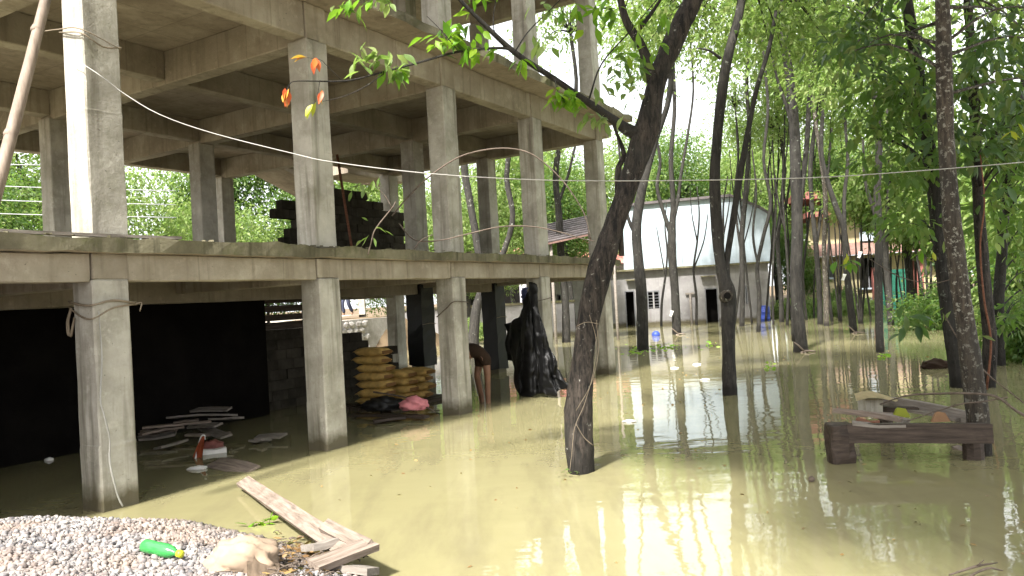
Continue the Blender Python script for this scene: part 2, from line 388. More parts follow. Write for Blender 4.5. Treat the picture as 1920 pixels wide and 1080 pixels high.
# leaves: folded blades, one island per leaf
def leaves_mesh(name, P, D, L, W, mat, fine=False, r=None):
    r = r or rng; n = len(P)
    D = D/(np.linalg.norm(D, axis=1, keepdims=True)+1e-9)
    S = np.cross(D, r.normal(size=(n, 3))*0.55 + np.array([0, 0, 1.0])); S /= np.linalg.norm(S, axis=1, keepdims=True)+1e-9
    Nn = np.cross(S, D)
    L = L[:, None]; W = W[:, None]
    if fine:
        pts = [P, P+D*L*0.28+S*W*0.42-Nn*W*0.0, P+D*L*0.62+S*W*0.42-Nn*L*0.05, P+D*L-Nn*L*0.18,
               P+D*L*0.62-S*W*0.42-Nn*L*0.05, P+D*L*0.28-S*W*0.42, P+D*L*0.45-Nn*(W*0.16+L*0.02)]
        tri = [(0, 1, 6), (1, 2, 6), (2, 3, 6), (3, 4, 6), (4, 5, 6), (5, 0, 6)]
    else:
        pts = [P, P+D*L*0.5+S*W*0.5+Nn*W*0.18, P+D*L-Nn*L*0.15, P+D*L*0.5-S*W*0.5+Nn*W*0.18]
        tri = [(0, 1, 2), (0, 2, 3)]
    k = len(pts); V = np.stack(pts, 1).reshape(-1, 3)
    F = (np.arange(n)[:, None, None]*k + np.array(tri)[None]).reshape(-1, 3)
    me = bpy.data.meshes.new(name)
    me.vertices.add(len(V)); me.vertices.foreach_set('co', V.ravel())
    me.loops.add(F.size); me.loops.foreach_set('vertex_index', F.ravel().astype(np.int32))
    me.polygons.add(len(F)); me.polygons.foreach_set('loop_start', np.arange(0, F.size, 3, dtype=np.int32))
    me.polygons.foreach_set('loop_total', np.full(len(F), 3, dtype=np.int32))
    me.update(calc_edges=True); me.materials.append(MATS[mat])
    return me
def clump_leaves(centers, per, spread, droop=0.6, r=None):
    """leaf bases and directions around clump centres, hanging outwards"""
    r = r or rng; C = np.repeat(np.asarray(centers), per, axis=0); n = len(C)
    off = r.normal(size=(n, 3))*spread*np.array([1, 1, 0.6]); P = C + off
    D = off/(spread+1e-6)*0.6 + r.normal(size=(n, 3))*0.6 - np.array([0, 0, droop])
    return P, D
def crown_mesh(name, R, H, nclump, per, leaf_l, mat, seed, droop=0.6, spread=0.42, shell=0.45):
    """crown centred at origin: clumps in an uneven ellipsoid, thinner inside"""
    r = np.random.default_rng(seed)
    d = r.normal(size=(nclump, 3)); d /= np.linalg.norm(d, axis=1, keepdims=True)
    rad = (shell + (1-shell)*r.random(nclump)**0.7)*(0.75+0.4*np.sin(d[:, 0]*3.1+seed)*np.cos(d[:, 1]*2.7+d[:, 2]*2))
    C = d*rad[:, None]*np.array([R, R, H])
    P, D = clump_leaves(C, per, spread, droop, r)
    n = len(P); L = leaf_l*(0.65+0.7*r.random(n)); W = L*(0.36+0.16*r.random(n))
    return leaves_mesh(name, P, D, L, W, mat, False, r), C

# ------------------------------------------------------------------ ground, water
def sstep(x, a, b):
    t = np.clip((x-a)/(b-a), 0, 1); return t*t*(3-2*t)
def ground_h(X, Y):
    u = (X-BO[0])*UU[0] + (Y-BO[1])*UU[1]; v = (X-BO[0])*VV[0] + (Y-BO[1])*VV[1]
    h = -0.7 + 0*X
    emb = sstep(v, 12.6, 13.0)*(1-sstep(u, 20, 27))                    # road embankment behind the building
    h = h + emb*2.10
    far = sstep(Y + 0.10*(X-14), 43.0, 47.0)*(1-emb)                     # garden bank at the far houses
    h = h + far*(1.0 + 0.5*sstep(Y, 48, 70))
    rt = sstep(X - 0.62*Y, 4.0, 8.0)*(1-emb)*sstep(Y, 16, 24)             # bank at the right
    h = np.maximum(h, -0.7 + rt*1.0)
    h = np.maximum(h, -0.7 + sstep(-Y, 2, 6)*1.6)                         # dry land behind the camera
    return h + 0.05*np.sin(X*1.3)*np.cos(Y*1.7)
gx = np.concatenate([np.linspace(-600, -62, 12), np.arange(-60, 60.1, 0.75), np.linspace(62, 600, 12)])
gy = np.concatenate([np.linspace(-600, -32, 10), np.arange(-30, 80.1, 0.75), np.linspace(84, 900, 14)])
GX, GY = np.meshgrid(gx, gy); GZ = ground_h(GX, GY)
nx, ny = len(gx), len(gy)
V = np.stack([GX, GY, GZ], -1).reshape(-1, 3)
F = [(j*nx+i, j*nx+i+1, (j+1)*nx+i+1, (j+1)*nx+i) for j in range(ny-1) for i in range(nx-1)]
tag(link('ground', mesh_from('ground', V, F, 'mud', True)), kind='structure')
tag(link('flood_water', mesh_from('flood_water', [(-60, -12, 0), (90, -12, 0), (90, 70, 0), (-60, 70, 0)], [(0, 1, 2, 3)], 'flood_water')), kind='structure')
# dusty road on the embankment
def roadpt(u, v): p = wuv(u, v, 0); return (p[0], p[1], float(ground_h(p[0], p[1])) + 0.12)
rv = []; rf = []
us = np.arange(-30, 20.1, 1.0)
for i, u in enumerate(us):
    rv += [roadpt(u, 14.2), roadpt(u, 20.5)]
    if i: rf.append((2*i-2, 2*i, 2*i+1, 2*i-1))
tag(link('road', mesh_from('road', rv, rf, 'road_dust')), kind='structure')

# gravel heap
def heap_h(X, Y):
    # shoreline from (-5.2, 7.1) through (-2.4, 6.5) to (-0.9, 5.2)
    d1 = (7.02 - 0.02*(X+4) - Y); d2 = (-1.12 - X)*0.72 + (5.35 - Y)*0.69
    d = np.minimum(d1, d2)
    k = 0.35; d = -k*np.log(np.exp(-d1/k) + np.exp(-d2/k))
    hh = np.where(d > 0, 0.50*(1-np.exp(-d/0.85)), d*0.3)
    return hh + 0.02*np.sin(X*5.1+Y*2)*np.cos(Y*4.3) - 0.01
hx = np.arange(-7, 2.01, 0.12); hy = np.arange(-1.0, 7.7, 0.12)
HX, HY = np.meshgrid(hx, hy); HZ = np.maximum(heap_h(HX, HY), -0.75)
V = np.stack([HX, HY, HZ], -1).reshape(-1, 3); nx = len(hx)
F = [(j*nx+i, j*nx+i+1, (j+1)*nx+i+1, (j+1)*nx+i) for j in range(len(hy)-1) for i in range(nx-1)]
tag(link('gravel_heap', mesh_from('gravel_heap', V, F, 'gravel', True)), kind='structure')

def stones(n, xr, yr, size, seed):
    r = np.random.default_rng(seed)
    bm = bmesh.new(); bmesh.ops.create_icosphere(bm, subdivisions=1, radius=1.0)
    bv = np.array([v.co[:] for v in bm.verts]); bf = np.array([[q.index for q in f_.verts] for f_ in bm.faces]); bm.free()
    X = r.uniform(*xr, n); Y = r.uniform(*yr, n); Z = heap_h(X, Y); ok = Z > -0.06
    X, Y, Z = X[ok], Y[ok], Z[ok]; n = len(X)
    s = size*(0.4+1.4*r.random(n)**3)
    sc3 = s[:, None]*(0.6+0.7*r.random((n, 3)))
    th = r.uniform(0, 6.28, n); ph = r.uniform(-0.9, 0.9, n)
    B = bv[None]*(1+0.42*r.uniform(-1, 1, (n, len(bv), 1)))*sc3[:, None]
    x = B[..., 0]*np.cos(th)[:, None] - B[..., 1]*np.sin(th)[:, None]; y = B[..., 0]*np.sin(th)[:, None] + B[..., 1]*np.cos(th)[:, None]; z = B[..., 2]
    y2 = y*np.cos(ph)[:, None] - z*np.sin(ph)[:, None]; z2 = y*np.sin(ph)[:, None] + z*np.cos(ph)[:, None]
    V = np.stack([x+X[:, None], y2+Y[:, None], z2+Z[:, None]+s[:, None]*0.25], -1).reshape(-1, 3)
    F = (np.arange(n)[:, None, None]*len(bv)+bf[None]).reshape(-1, 3)
    me = bpy.data.meshes.new('gravel_stones')
    me.vertices.add(len(V)); me.vertices.foreach_set('co', V.ravel())
    me.loops.add(F.size); me.loops.foreach_set('vertex_index', F.ravel().astype(np.int32))
    me.polygons.add(len(F)); me.polygons.foreach_set('loop_start', np.arange(0, F.size, 3, dtype=np.int32)); me.polygons.foreach_set('loop_total', np.full(len(F), 3, dtype=np.int32))
    me.update(calc_edges=True); me.materials.append(MATS['gravel']); return me
tag(link('gravel_stones', stones(46000, (-5.8, -0.1), (3.8, 7.2), 0.0135, 3)), 'grey crushed gravel covering the heap at the water edge', 'gravel', kind='stuff')

# ------------------------------------------------------------------ the concrete building
S = 3.0; CW, CD = 0.38, 0.35
Z1, Z2, Z3 = 2.66, 6.04, 9.42
bld = empty('concrete_building', BO, math.pi/2 - BA, 'unfinished grey concrete frame building standing in the flood water', 'building')
def column_mesh(z0, z1, seed):
    bm = bmesh.new(); v, f = box_vf(0, CW, 0, CD, z0, z1)
    vs = [bm.verts.new(q) for q in v]
    for q in f: bm.faces.new([vs[i] for i in q])
    bmesh.ops.bevel(bm, geom=[e for e in bm.edges], offset=0.014, segments=1, affect='EDGES')
    r = random.Random(seed)
    cuts = [z0+(z1-z0)*k/9 for k in range(1, 9)] + [z0+(z1-z0)*0.46, z0+(z1-z0)*0.46+0.012]
    for c in cuts: bmesh.ops.bisect_plane(bm, geom=bm.verts[:]+bm.edges[:]+bm.faces[:], plane_co=(0, 0, c), plane_no=(0, 0, 1))
    zj = z0+(z1-z0)*0.46
    for q in bm.verts:
        k = 1.0 + (0.012 if q.co.z < zj+0.005 else 0.0)      # the lower lift was cast a touch wider
        q.co.x = CW/2+(q.co.x-CW/2)*k + r.uniform(-.004, .004); q.co.y = CD/2+(q.co.y-CD/2)*k + r.uniform(-.004, .004)
    me = bpy.data.meshes.new('column'); bm.to_mesh(me); bm.free(); me.materials.append(MATS['concrete_column']); return me
low_cols = [column_mesh(-0.75, 2.26, k) for k in range(3)]
up_cols = [column_mesh(Z1+0.002, 5.42, k+5) for k in range(3)]
top_cols = [column_mesh(Z2+0.002, 8.85, k+9) for k in range(2)]
V2, V3, V4 = 3.0, 6.2, 9.3
lowspots = [(-2, 0), (-1, 0), (0, 0), (1, 0), (2, 0), (3, 0), (4, 0), (-1, V2), (0, V2), (3, V2), (4, V2), (4, V3)]
upspots = [(0, 0), (1, 0), (2, 0), (3, 0), (4, 0), (2, V2), (3, V2), (4, V2), (1, V3), (2, V3), (3, V3), (4, V3), (3, V4), (1, V4), (4, V4)]
topspots = [(0, 0), (1, 0), (2, 0), (3, 0), (4, 0), (3, V2), (4, V2), (2, V2), (4, V3)]
cj = random.Random(4)
for k, (i, v) in enumerate(lowspots): link('column', low_cols[k % 3], bld, (i*S + cj.uniform(-.01, .01), v, 0), (0, cj.uniform(-.004, .004), 0))
for k, (i, v) in enumerate(upspots):
    link('column', up_cols[k % 3], bld, (i*S + cj.uniform(-.01, .01), v, 0))
for k, (i, v) in enumerate(topspots): link('column', top_cols[k % 2], bld, (i*S, v, 0))
# slabs, with a ragged mossy edge
def slab(u0, u1, v0, v1, z0, z1, mat, seed):
    r = np.random.default_rng(seed); step = 0.22
    us = np.linspace(u0, u1, max(2, int((u1-u0)/step))); vs_ = np.linspace(v0, v1, max(2, int((v1-v0)/1.0)))
    bm = bmesh.new(); top = {}; bot = {}
    for i, u in enumerate(us):
        for j, v in enumerate(vs_):
            e = (j == 0 or i in (0, len(us)-1))
            dv = r.normal()*0.012 if j == 0 else 0; dz = (r.normal()*0.014 if e else 0)
            top[i, j] = bm.verts.new((u, v+dv+(0.0), z1+dz)); bot[i, j] = bm.verts.new((u, v+dv*0.5+(r.normal()*0.006 if j == 0 else 0), z0+(r.normal()*0.006 if e else 0)))
    I, J = len(us), len(vs_)
    for i in range(I-1):
        for j in range(J-1):
            bm.faces.new((top[i, j], top[i+1, j], top[i+1, j+1], top[i, j+1])); bm.faces.new((bot[i, j], bot[i, j+1], bot[i+1, j+1], bot[i+1, j]))
    for i in range(I-1):
        bm.faces.new((bot[i, 0], bot[i+1, 0], top[i+1, 0], top[i, 0])); bm.faces.new((top[i, J-1], top[i+1, J-1], bot[i+1, J-1], bot[i, J-1]))
    for j in range(J-1):
        bm.faces.new((top[0, j], top[0, j+1], bot[0, j+1], bot[0, j])); bm.faces.new((bot[I-1, j], bot[I-1, j+1], top[I-1, j+1], top[I-1, j]))
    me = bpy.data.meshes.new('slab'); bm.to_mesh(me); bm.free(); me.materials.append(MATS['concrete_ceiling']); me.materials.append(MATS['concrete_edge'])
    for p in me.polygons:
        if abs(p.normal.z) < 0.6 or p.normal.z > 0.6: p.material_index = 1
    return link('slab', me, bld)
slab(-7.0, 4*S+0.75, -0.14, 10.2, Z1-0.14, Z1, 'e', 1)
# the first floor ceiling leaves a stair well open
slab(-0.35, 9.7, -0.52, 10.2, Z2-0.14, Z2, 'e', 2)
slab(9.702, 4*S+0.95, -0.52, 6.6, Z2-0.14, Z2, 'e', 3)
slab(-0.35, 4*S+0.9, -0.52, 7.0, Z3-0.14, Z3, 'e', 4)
def beam_u(u0, u1, v, z0, z1, wd=0.25, mat='concrete_beam'):
    return rough_box('beam', u0, u1, v, v+wd, z0, z1, mat, bld, 0.005, 0.45, 0.012)
def beam_v(v0, v1, u, z0, z1, wd=0.25, mat='concrete_beam'):
    return rough_box('beam', u, u+wd, v0, v1, z0, z1, mat, bld, 0.005, 0.45, 0.012)
# ground floor beams (stop short of the columns' faces)
for i in range(-2, 4): beam_u(i*S+CW+.001, (i+1)*S-.001, 0.03, 2.24, Z1-0.142)
for i in range(-2, 5): rough_box('beam', i*S+0.004, i*S+CW-0.004, 0.012, CD-0.012, 2.262, Z1-0.143, 'concrete_beam', bld, 0.003, 0.3, 0.01)
beam_u(4*S+CW+.001, 4*S+0.7, 0.05, 2.30, Z1-0.142)
beam_u(-6.0, 4*S, V2+0.05, 2.06, Z1-0.142)
beam_u(-6.0, 4*S, V3+0.05, 2.06, Z1-0.142)
for i in range(-1, 5):
    beam_v(CD+.001, V2+0.045, i*S+0.06, 2.20, Z1-0.142)
    beam_v(V2+0.302, V3+0.045, i*S+0.06, 2.20, Z1-0.142)
# first floor beams
ZB = 5.40
for i in range(0, 4): beam_u(i*S+CW+.001, (i+1)*S-.001, 0.03, ZB+0.03, Z2-0.142)
for i in range(0, 5): rough_box('beam', i*S+0.004, i*S+CW-0.004, 0.012, CD-0.012, 5.422, Z2-0.143, 'concrete_beam', bld, 0.003, 0.3, 0.01)
for v in (V2, V3, V4):
    for i in range(0, 4):
        if v == V4 and i > 2: continue
        beam_u(i*S+0.312, (i+1)*S+0.058, v+0.05, ZB+0.06, Z2-0.142)
for i in range(0, 5):
    beam_v(CD+.001, V2+0.35, i*S+0.06, ZB, Z2-0.1425)
    beam_v(V2+0.352, V3+0.35, i*S+0.06, ZB, Z2-0.1425)
    if i < 4: beam_v(V3+0.352, V4+0.35, i*S+0.06, ZB, Z2-0.1425)
beam_u(4*S+CW+.001, 4*S+0.9, 0.06, ZB+0.2, Z2-0.142)
# second floor beams
for i in range(0, 4): beam_u(i*S+CW+.001, (i+1)*S-.001, 0.03, 8.83, Z3-0.142)
for i in range(0, 5):
    beam_v(CD+.001, V2+0.35, i*S+0.06, 8.80, Z3-0.1425)
    rough_box('beam', i*S+0.004, i*S+CW-0.004, 0.012, CD-0.012, 8.852, Z3-0.143, 'concrete_beam', bld, 0.003, 0.3, 0.01)

# ground floor: walls coloured near black as deep shade, and the boarded opening
rough_box('rear_wall', -7.0, 5.35, 3.72, 3.9, -0.75, Z1-0.142, 'dark_shade_wall', bld, 0.004, 1.2)
rough_box('light_block_wall', -7.0, -6.8, 0.6, 3.71, -0.75, Z1-0.142, 'dark_shade_wall', bld, 0.004, 1.2)  # unseen wall added to keep light out from the left
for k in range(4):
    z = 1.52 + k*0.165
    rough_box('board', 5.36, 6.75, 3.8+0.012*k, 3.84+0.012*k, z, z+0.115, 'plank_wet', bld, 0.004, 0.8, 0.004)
# stepped dark block wall at the back of the ground floor
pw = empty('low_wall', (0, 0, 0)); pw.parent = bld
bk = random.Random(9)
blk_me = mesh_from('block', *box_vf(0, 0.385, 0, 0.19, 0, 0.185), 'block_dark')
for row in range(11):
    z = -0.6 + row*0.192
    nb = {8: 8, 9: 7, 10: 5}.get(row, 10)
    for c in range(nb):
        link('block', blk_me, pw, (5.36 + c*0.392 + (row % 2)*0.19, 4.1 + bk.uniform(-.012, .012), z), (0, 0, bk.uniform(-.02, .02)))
# laterite partition on the first floor with a broken edge
pa = empty('partition_wall', (0, 0, 0)); pa.parent = bld
u_l = at_v(518, 440, 5.6)[0]; u_r = at_v(766, 440, 5.6)[0]
ncol = int((u_r-u_l)/0.40)
for row in range(10):
    z = Z1 + 0.004 + row*0.205
    off = (row % 2)*0.2
    for c in range(ncol):
        f_ = (c+0.5)/ncol
        top = 8 if f_ < 0.16 else (10 if f_ < 0.6 else (9 if f_ < 0.82 else 7.9))
        if row >= top: continue
        if c == 0 and row in (1, 4, 5): continue
        link('block', blk_me, pa, (u_l + c*0.40 + off + bk.uniform(-.01, .01), 5.6+bk.uniform(-.015, .015), z), (0, 0, bk.uniform(-.03, .03)), (1, 1, 1.06))
# stair flight and landing beyond
stp = empty('staircase', (0, 0, 0)); stp.parent = bld
pS = at_v(432, 280, 8.9); pE = at_v(600, 372, 8.9)
nst = 9
for k in range(nst):
    t0, t1 = k/nst, (k+1)/nst
    u0 = pS[0]+(pE[0]-pS[0])*t0; u1 = pS[0]+(pE[0]-pS[0])*t1
    zt = pS[2]+(pE[2]-pS[2])*t0 + 0.22
    rough_box('step', u0, u1+0.03, 8.3+0.002*k, 9.5, zt-0.17, zt, 'concrete_edge', stp, 0.004, 0.6, 0.01)
v_, f_ = [], []
a_ = (pS[0], 8.35, pS[2]); b_p = (pE[0], 8.35, pE[2])
sv = [(pS[0], 8.32, pS[2]-0.05), (pE[0], 8.32, pE[2]-0.05), (pE[0], 8.32, pE[2]+0.10), (pS[0], 8.32, pS[2]+0.10)]
sv = sv + [(x, 9.48, z) for x, y, z in sv]
link('stair_soffit', mesh_from('stair_soffit', sv, [(0, 1, 2, 3), (7, 6, 5, 4), (0, 4, 5, 1), (1, 5, 6, 2), (2, 6, 7, 3), (3, 7, 4, 0)], 'concrete_ceiling'), stp)
pL = at_v(642, 328, 7.4); pR = at_v(752, 292, 7.4)
rough_box('landing', pL[0], pR[0], 7.2, 8.28, pL[2]+0.02, pL[2]+0.30, 'concrete_ceiling', stp, 0.006, 0.5)

# ------------------------------------------------------------------ retaining wall with rubble, behind
rw = empty('retaining_wall', wuv(8, 12.75, 0), math.pi/2-BA, 'rubble stone retaining wall below the road behind the building', 'wall')
rough_box('wall_core', -12, 12, 0.12, 0.4, -0.8, 1.40, 'rubble', rw, 0.01, 1.0)
st_me = []
for k in range(4):
    bm = bmesh.new(); bmesh.ops.create_icosphere(bm, subdivisions=1, radius=0.5)
    rr_ = random.Random(k)
    for q in bm.verts: q.co *= rr_.uniform(0.8, 1.12); q.co.y *= 0.55
    me = bpy.data.meshes.new('stone'); bm.to_mesh(me); bm.free(); me.materials.append(MATS['rubble']); st_me.append(me)
rs = random.Random(5)
for i in range(26):
    for j in range(6):
        link('stone', st_me[rs.randrange(4)], rw, (1.0 + i*0.36 + (j % 2)*0.18 + rs.uniform(-.05, .05), 0.12, 0.0 + j*0.245 + rs.uniform(-.03, .03)), (0, rs.uniform(-.4, .4), 0), (rs.uniform(.34, .46), .35, rs.uniform(.24, .32)))

# ------------------------------------------------------------------ far grey house with the white upper wall
hA = at_y(1040, 612, 44.0); hB = at_y(1446, 600, 41.2)
hd = np.array([hB[0]-hA[0], hB[1]-hA[1], 0]); HL = float(np.linalg.norm(hd)); hd /= HL
hrot = math.atan2(hd[1], hd[0])
house = empty('flooded_house', (hA[0], hA[1], 0), hrot, 'flooded grey house with a white windowless upper wall behind the trees', 'house')
hn = np.array([-hd[1], hd[0], 0])
def hpt(px, py):                                     # house-local (x along front, z)
    d = ray(px, py); o = np.array([hA[0], hA[1], 0]); t = ((o-C0)@hn)/(d@hn); P = C0+d*t
    return float((P-o)@hd), float(P[2])
zl = hpt(1300, 500)[1]                               # ledge
openings = [(hpt(1171, 546), hpt(1193, 612)), (hpt(1321, 541), hpt(1349, 608)), (hpt(1213, 546), hpt(1238, 578)),
            (hpt(1043, 552), hpt(1056, 614)), (hpt(1066, 549), hpt(1079, 612)), (hpt(1396, 536), hpt(1403, 570))]
ops = []
for k, (a, b) in enumerate(openings):
    ops.append((a[0], b[0], (b[1] if k in (2, 5) else -0.7), a[1]))
ops.sort()
# front wall in panels between the openings
x = 0.0
for (x0, x1, z0, z1) in ops + [(HL, HL, 0, 0)]:
    if x0 > x: rough_box('wall', x, x0, 0, 0.2, -0.7, zl-0.06, 'plaster_grey', house, 0.003, 1.5, 0.0)
    if x1 > x0:
        rough_box('wall', x0, x1, 0.001, 0.2, z1, zl-0.06, 'plaster_grey', house, 0, 9, 0.0)
        if z0 > -0.5: rough_box('wall', x0, x1, 0.001, 0.2, -0.7, z0, 'plaster_grey', house, 0, 9, 0.0)
        sbox('recess', x0-0.02, x1+0.02, 0.9, 0.95, -0.7, zl-0.1, 'hole_black', house)
        for fx in (x0, x1-0.05): sbox('frame', fx, fx+0.05, -0.03, 0.1, z0, z1, 'frame_grey', house)
        sbox('frame', x0, x1, -0.032, 0.1, z1-0.05, z1+0.02, 'frame_grey', house)
        if z0 > -0.5 and x1-x0 > 0.4:
            mid = (x0+x1)/2; sbox('mullion', mid-0.04, mid+0.04, -0.02, 0.08, z0, z1, 'plaster_grey', house)
            for q in range(6):
                zz = z0+(z1-z0)*(q+0.5)/6; sbox('bar', x0+.05, x1-.05, 0.03, 0.05, zz-0.012, zz+0.012, 'frame_grey', house)
    x = x1
rough_box('side_wall', HL-0.2, HL-0.001, 0.201, 7, -0.7, zl-0.06, 'plaster_grey', house, 0.003, 1.5, 0.0)
rough_box('side_wall', 0.0, 0.2, 0.201, 7, -0.7, zl-0.06, 'plaster_grey', house, 0.003, 1.5, 0.0)
rough_box('ledge', -0.3, HL+0.2, -0.35, 7.2, zl-0.058, zl+0.05, 'concrete_edge', house, 0.01, 0.8, 0.01)
# white gable wall of the upper storey
xa = hpt(1168, 480)[0]; prof = [hpt(1168, 388), hpt(1213, 383), hpt(1370, 369), hpt(1425, 391), hpt(1442, 402)]
pts = [(xa, zl+0.05), (prof[-1][0], zl+0.05)] + [(p[0], p[1]) for p in prof[::-1]]
n = len(pts)
vv = [(x_, 0.1, z_) for x_, z_ in pts] + [(x_, 0.35, z_) for x_, z_ in pts]
ff = [tuple(range(n)), tuple(range(2*n-1, n-1, -1))] + [(i, i+n, (i+1) % n+n, (i+1) % n) for i in range(n)]
link('upper_wall', mesh_from('upper_wall', vv, ff, 'plaster_white'), house)
for (p, q) in zip(prof[:-1], prof[1:]):
    P = [(p[0], 0.15, p[1]+.05), (q[0], 0.15, q[1]+.05)]
    vv = [(p[0], -0.12, p[1]+.002), (q[0], -0.12, q[1]+.002), (q[0], 6, q[1]+.002), (p[0], 6, p[1]+.002)]
    vv += [(a, b, c+0.14) for a, b, c in vv]
    link('roof', mesh_from('roof', vv, [(0, 3, 2, 1), (4, 5, 6, 7), (0, 1, 5, 4), (1, 2, 6, 5), (2, 3, 7, 6), (3, 0, 4, 7)], 'roof_sheet'), house)
px_, pz_ = hpt(1294, 552); tube('pipe', [(px_, -0.08, -0.7), (px_, -0.08, pz_)], [0.06, 0.06], 'plank_grey', house, 8, 2)
sbox('pipe_bracket', px_-0.25, px_+0.22, -0.14, -0.02, pz_, pz_+0.1, 'plank_grey', house)
for (qx, qy) in ((1186, 525), (1326, 518)):
    x_, z_ = hpt(qx, qy); sbox('sunshade', x_-0.35, x_+0.4, -0.4, -0.002, z_-0.03, z_+0.03, 'concrete_edge', house)
# blue drum against the house
bp = at_z(1432, 601); bp = np.array([bp[0]-0.1, bp[1]-0.5, 0])
dr = empty('blue_drum', bp, 0, 'blue plastic drum standing against the right end of the grey house', 'drum')
prof_d = [(0, -0.3), (0.24, -0.3), (0.27, -0.22), (0.27, 0.1), (0.285, 0.12), (0.27, 0.14), (0.27, 0.45), (0.285, 0.47), (0.27, 0.49), (0.27, 0.68), (0.23, 0.76), (0, 0.76)]
def lathe(name, prof, mat, parent=None, sides=16, smooth=True, loc=(0, 0, 0), rot=(0, 0, 0)):
    vs, fs = [], []
    for r_, z_ in prof:
        for k in range(sides): vs.append((r_*math.cos(2*math.pi*k/sides), r_*math.sin(2*math.pi*k/sides), z_))
    for i in range(len(prof)-1):
        for k in range(sides): k2 = (k+1) % sides; fs.append((i*sides+k, i*sides+k2, (i+1)*sides+k2, (i+1)*sides+k))
    return link(name, mesh_from(name, vs, fs, mat, smooth), parent, loc, rot)
lathe('body', prof_d, 'paint_blue', dr); lathe('lid', [(0.0, 0.765), (0.21, 0.765), (0.21, 0.80), (0, 0.80)], 'paint_blue', dr)

# yellow house at the right
yA = at_y(1505, 600, 48.0); yh = empty('yellow_house', (yA[0], yA[1], 0), -0.12, 'yellow two storey house with tiled porch roof and green gate', 'house')
def ypt(px, py): P = at_y(px, py, 47.0); return float(P[0]-yA[0]), float(P[2])
zp = ypt(1600, 478)[1]; zt_ = ypt(1600, 395)[1]
rough_box('wall', -0.5, 9.5, 0, 0.25, -0.5, zp, 'plaster_yellow', yh, 0.003, 2, 0)
rough_box('plinth', -0.55, 9.55, -0.12, -0.002, -0.5, ypt(1600, 560)[1], 'plaster_grey', yh, 0.003, 2, 0)
rough_box('upper_wall', 0.8, 9.0, 0.6, 0.85, zp+0.5, zt_, 'plaster_yellow', yh, 0.003, 2, 0)
for k in range(7):                                   # porch roof in tile courses
    z0 = zp + 0.02 + k*0.11; y0 = -1.2 + k*0.25
    vv, ff = [], []
    nn = 60
    for i in range(nn+1):
        xx = -0.8 + 10.6*i/nn; w_ = 0.03*abs(math.sin(i*math.pi/2))
        vv += [(xx, y0, z0+w_), (xx, y0+0.3, z0+0.12+w_), (xx, y0, z0-0.03)]
        if i: b0 = 3*i; ff += [(b0-3, b0, b0+1, b0-2), (b0-1, b0+2, b0, b0-3)]
    link('tile_course', mesh_from('tile_course', vv, ff, 'roof_tile'), yh)
for (x0, x1, za, zb, yy) in [(0.0, 2.6, ypt(1545, 370)[1], ypt(1545, 356)[1], 0.2), (0.5, 5.0, ypt(1570, 404)[1], ypt(1570, 394)[1], 0.1)]:
    rough_box('roof_band', x0, x1, yy-0.6, yy+4, za, zb, 'paint_red', yh, 0.01, 2, 0.01)
for (a, b) in [((1628, 432), (1648, 408)), ((1622, 540), (1650, 482)), ((1560, 520), (1570, 495))]:
    x0, z0 = ypt(*a); x1, z1 = ypt(*b); yy = 0.58 if a[1] < 450 else -0.03
    wd_ = empty('window', (0, 0, 0)); wd_.parent = yh
    sbox('pane', x0, x1, yy, yy+0.02, z0, z1, 'hole_black', wd_)
    for q in range(5):
        xx = x0+(x1-x0)*q/4; sbox('bar', xx-0.03, xx+0.03, yy-0.05, yy-0.01, z0, z1, 'frame_grey', wd_)
    sbox('sill', x0-0.1, x1+0.1, yy-0.15, yy+0.0, z0-0.1, z0-0.002, 'plaster_white', wd_)
x0, z0 = ypt(1630, 450); x1, z1 = ypt(1642, 433); sbox('balcony_panel', x0-0.2, x1+0.4, 0.3, 0.35, z0, z1, 'plaster_white', yh)
for (a, b) in [((1641, 545), (1653, 500)), ((1716, 540), (1728, 488)), ((1578, 560), (1584, 535))]:
    x0, z0 = ypt(*a); x1, z1 = ypt(*b); rough_box('pillar', x0, x1, -0.5, -0.2, z0-0.6, z1, 'paint_red', yh, 0.0, 9, 0.01)
gt = empty('green_gate', at_y(1680, 575, 44.5)*np.array([1, 1, 0]), -0.1, 'green sheet metal gate in front of the yellow house', 'gate')
gz = at_y(1680, 505, 44.5)[2]
for k in range(5): sbox('panel', -0.75+k*0.30, -0.75+k*0.30+0.285, 0, 0.03, 0.05, gz, 'paint_green', gt)
for z_ in (0.3, gz-0.2): sbox('rail', -0.78, 0.78, -0.04, -0.002, z_, z_+0.07, 'paint_green', gt)
for x_ in (-0.84, 0.78): sbox('post', x_, x_+0.06, -0.03, 0.04, -0.3, gz+0.05, 'paint_green', gt)

# tiled shed seen past the building, pinkish wall behind it
sp = at_y(1085, 460, 30.0)
sh = empty('tiled_shed', (sp[0], sp[1]+1, 0), 0.25, 'low shed with a dark ribbed sloping roof right of the building', 'shed')
s0 = at_y(1045, 440, 30.0); s1 = at_y(1120, 395, 30.0)
for k in range(9):
    t = k/9; zz = s0[2]+(s1[2]-s0[2])*t; y0 = -0.5+t*2.6
    tube('roof_rib', [(-1.4, y0, zz-0.25), (1.6, y0, zz+0.25)], [0.06, 0.06], 'roof_sheet', sh, 6, 2)
vv = [(-1.4, -0.6, s0[2]-0.32), (1.6, -0.6, s0[2]+0.2), (1.6, 2.1, s1[2]+0.18), (-1.4, 2.1, s1[2]-0.32)]; vv += [(a, b, c-0.05) for a, b, c in vv]
link('roof', mesh_from('roof', vv, [(0, 1, 2, 3), (7, 6, 5, 4), (0, 4, 5, 1), (1, 5, 6, 2), (2, 6, 7, 3), (3, 7, 4, 0)], 'roof_tile'), sh)
